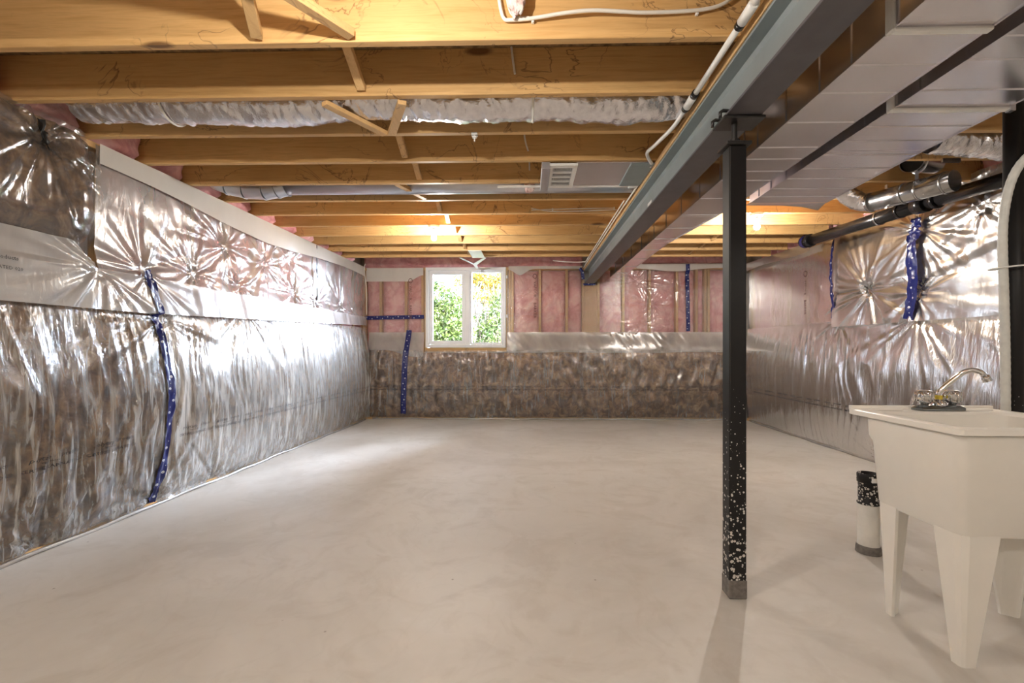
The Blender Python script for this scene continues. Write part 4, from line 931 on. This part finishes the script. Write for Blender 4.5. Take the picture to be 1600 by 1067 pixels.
# ------------------------------------------------------------------ outdoors
g_ = tag(MB().box(-14, 10, 7.7, 40, .55, .75).build('ground', 'grass'), 'lawn outside the window', kind='structure')
def tree(name, label, base, blobs, leafmats, nleaf, branches, lsize=.05, cat='tree', seed=1):
    t_ = thing(name, base, label, cat)
    rs = np.random.RandomState(seed)
    b = MB()
    for path, r in branches: b.tube(path, np.linspace(r, r * .3, len(path)), 7)
    b.build('trunk', 'bark', t_)
    for mi, (mat, share) in enumerate(leafmats):
        nn = int(nleaf * share); vs = np.zeros((nn, 4, 3))
        wts = np.array([q[1][0] * q[1][2] for q in blobs]); wts = wts / wts.sum()
        idx = rs.choice(len(blobs), nn, p=wts)
        d = rs.normal(size=(nn, 3)); d /= np.linalg.norm(d, axis=1)[:, None]; rad = rs.rand(nn) ** .45
        c = np.array([blobs[i][0] for i in idx]) + d * rad[:, None] * np.array([blobs[i][1] for i in idx])
        c += (np.sin(c[:, [1, 2, 0]] * 7) * .07)
        a = rs.normal(size=(nn, 3)); a /= np.linalg.norm(a, axis=1)[:, None]; q = np.cross(a, rs.normal(size=(nn, 3))); q /= np.linalg.norm(q, axis=1)[:, None]
        L_ = lsize * (.6 + .8 * rs.rand(nn))[:, None]
        vs[:, 0] = c - a * L_; vs[:, 1] = c + q * L_ * .4; vs[:, 2] = c + a * L_; vs[:, 3] = c - q * L_ * .4
        me = bpy.data.meshes.new('foliage'); me.from_pydata(vs.reshape(-1, 3).tolist(), [], [(4 * i, 4 * i + 1, 4 * i + 2, 4 * i + 3) for i in range(nn)]); me.materials.append(M[mat])
        tag(link('foliage', me, t_), kind='stuff')
    return t_
def br(p, q, n=6, wob=.12, seed=0):
    rs = np.random.RandomState(abs(seed) + 500); p, q = np.array(p, float), np.array(q, float)
    return [tuple(p + (q - p) * k / (n - 1) + (rs.rand(3) - .5) * wob * (0 < k < n - 1)) for k in range(n)]
tree('leafy_shrub', 'dense green shrub filling the left window pane', (-2.0, 10.6, .75), [((-2.1, 10.6, 1.5), (.9, .5, .75)), ((-1.65, 10.5, 1.6), (.5, .45, .7)), ((-2.5, 10.8, 1.9), (.6, .4, .55)), ((-1.8, 10.7, 2.15), (.5, .4, .35)), ((-2.3, 10.9, 2.6), (.45, .4, .2))],
     [('leaf_green', .6), ('leaf_olive', .4)], 12000, [(br((-2.0, 10.6, .75), (-1.7 + .3 * k, 10.6, 2.3 + .2 * k), 6, .15, k), .03) for k in range(-2, 3)], .045, 'shrub', 3)
tree('autumn_tree', 'thin branched tree with yellowing leaves behind the right pane', (-1.1, 12.4, .75), [((-1.15, 12.4, 2.55), (.75, .4, .20)), ((-.75, 12.4, 2.95), (.8, .4, .30)), ((-1.5, 12.5, 3.05), (.6, .4, .30))],
     [('leaf_yellow', .75), ('leaf_olive', .25)], 3600, [(br((-1.5 + .12 * k, 12.4, .75), (-1.25 + .17 * k, 12.5, 3.7), 9, .20, 20 + k), .022) for k in range(-6, 9)], .042, 'tree', 5)
tree('leafy_shrub', 'olive shrub with bare stems low behind the right pane', (-.7, 11.0, .75), [((-.65, 11.0, 1.35), (.65, .4, .55)), ((-.55, 11.0, 1.95), (.5, .4, .45)), ((-.95, 11.0, 1.85), (.35, .35, .4)), ((-.6, 11.0, 2.3), (.5, .3, .25))],
     [('leaf_olive', .65), ('leaf_green', .35)], 5200, [(br((-.9 + .1 * k, 10.9, .75), (-.75 + .12 * k, 11.0, 2.7), 7, .16, 40 + k), .016) for k in range(-5, 6)], .04, 'shrub', 7)
tree('leafy_shrub', 'shadowy green shrub farthest behind the panes', (-1.2, 14.2, .75), [((-3.2, 14.4, 1.4), (1.3, .6, .9)), ((-1.4, 14.4, 1.4), (1.2, .6, .9)), ((.4, 14.4, 1.4), (1.3, .6, .9))],
     [('leaf_olive', .6), ('leaf_green', .4)], 8000, [(br((-1.2 + .8 * k, 14.3, .75), (-1.2 + .9 * k, 14.4, 2.3), 6, .2, 60 + k), .03) for k in range(-2, 3)], .06, 'shrub', 9)
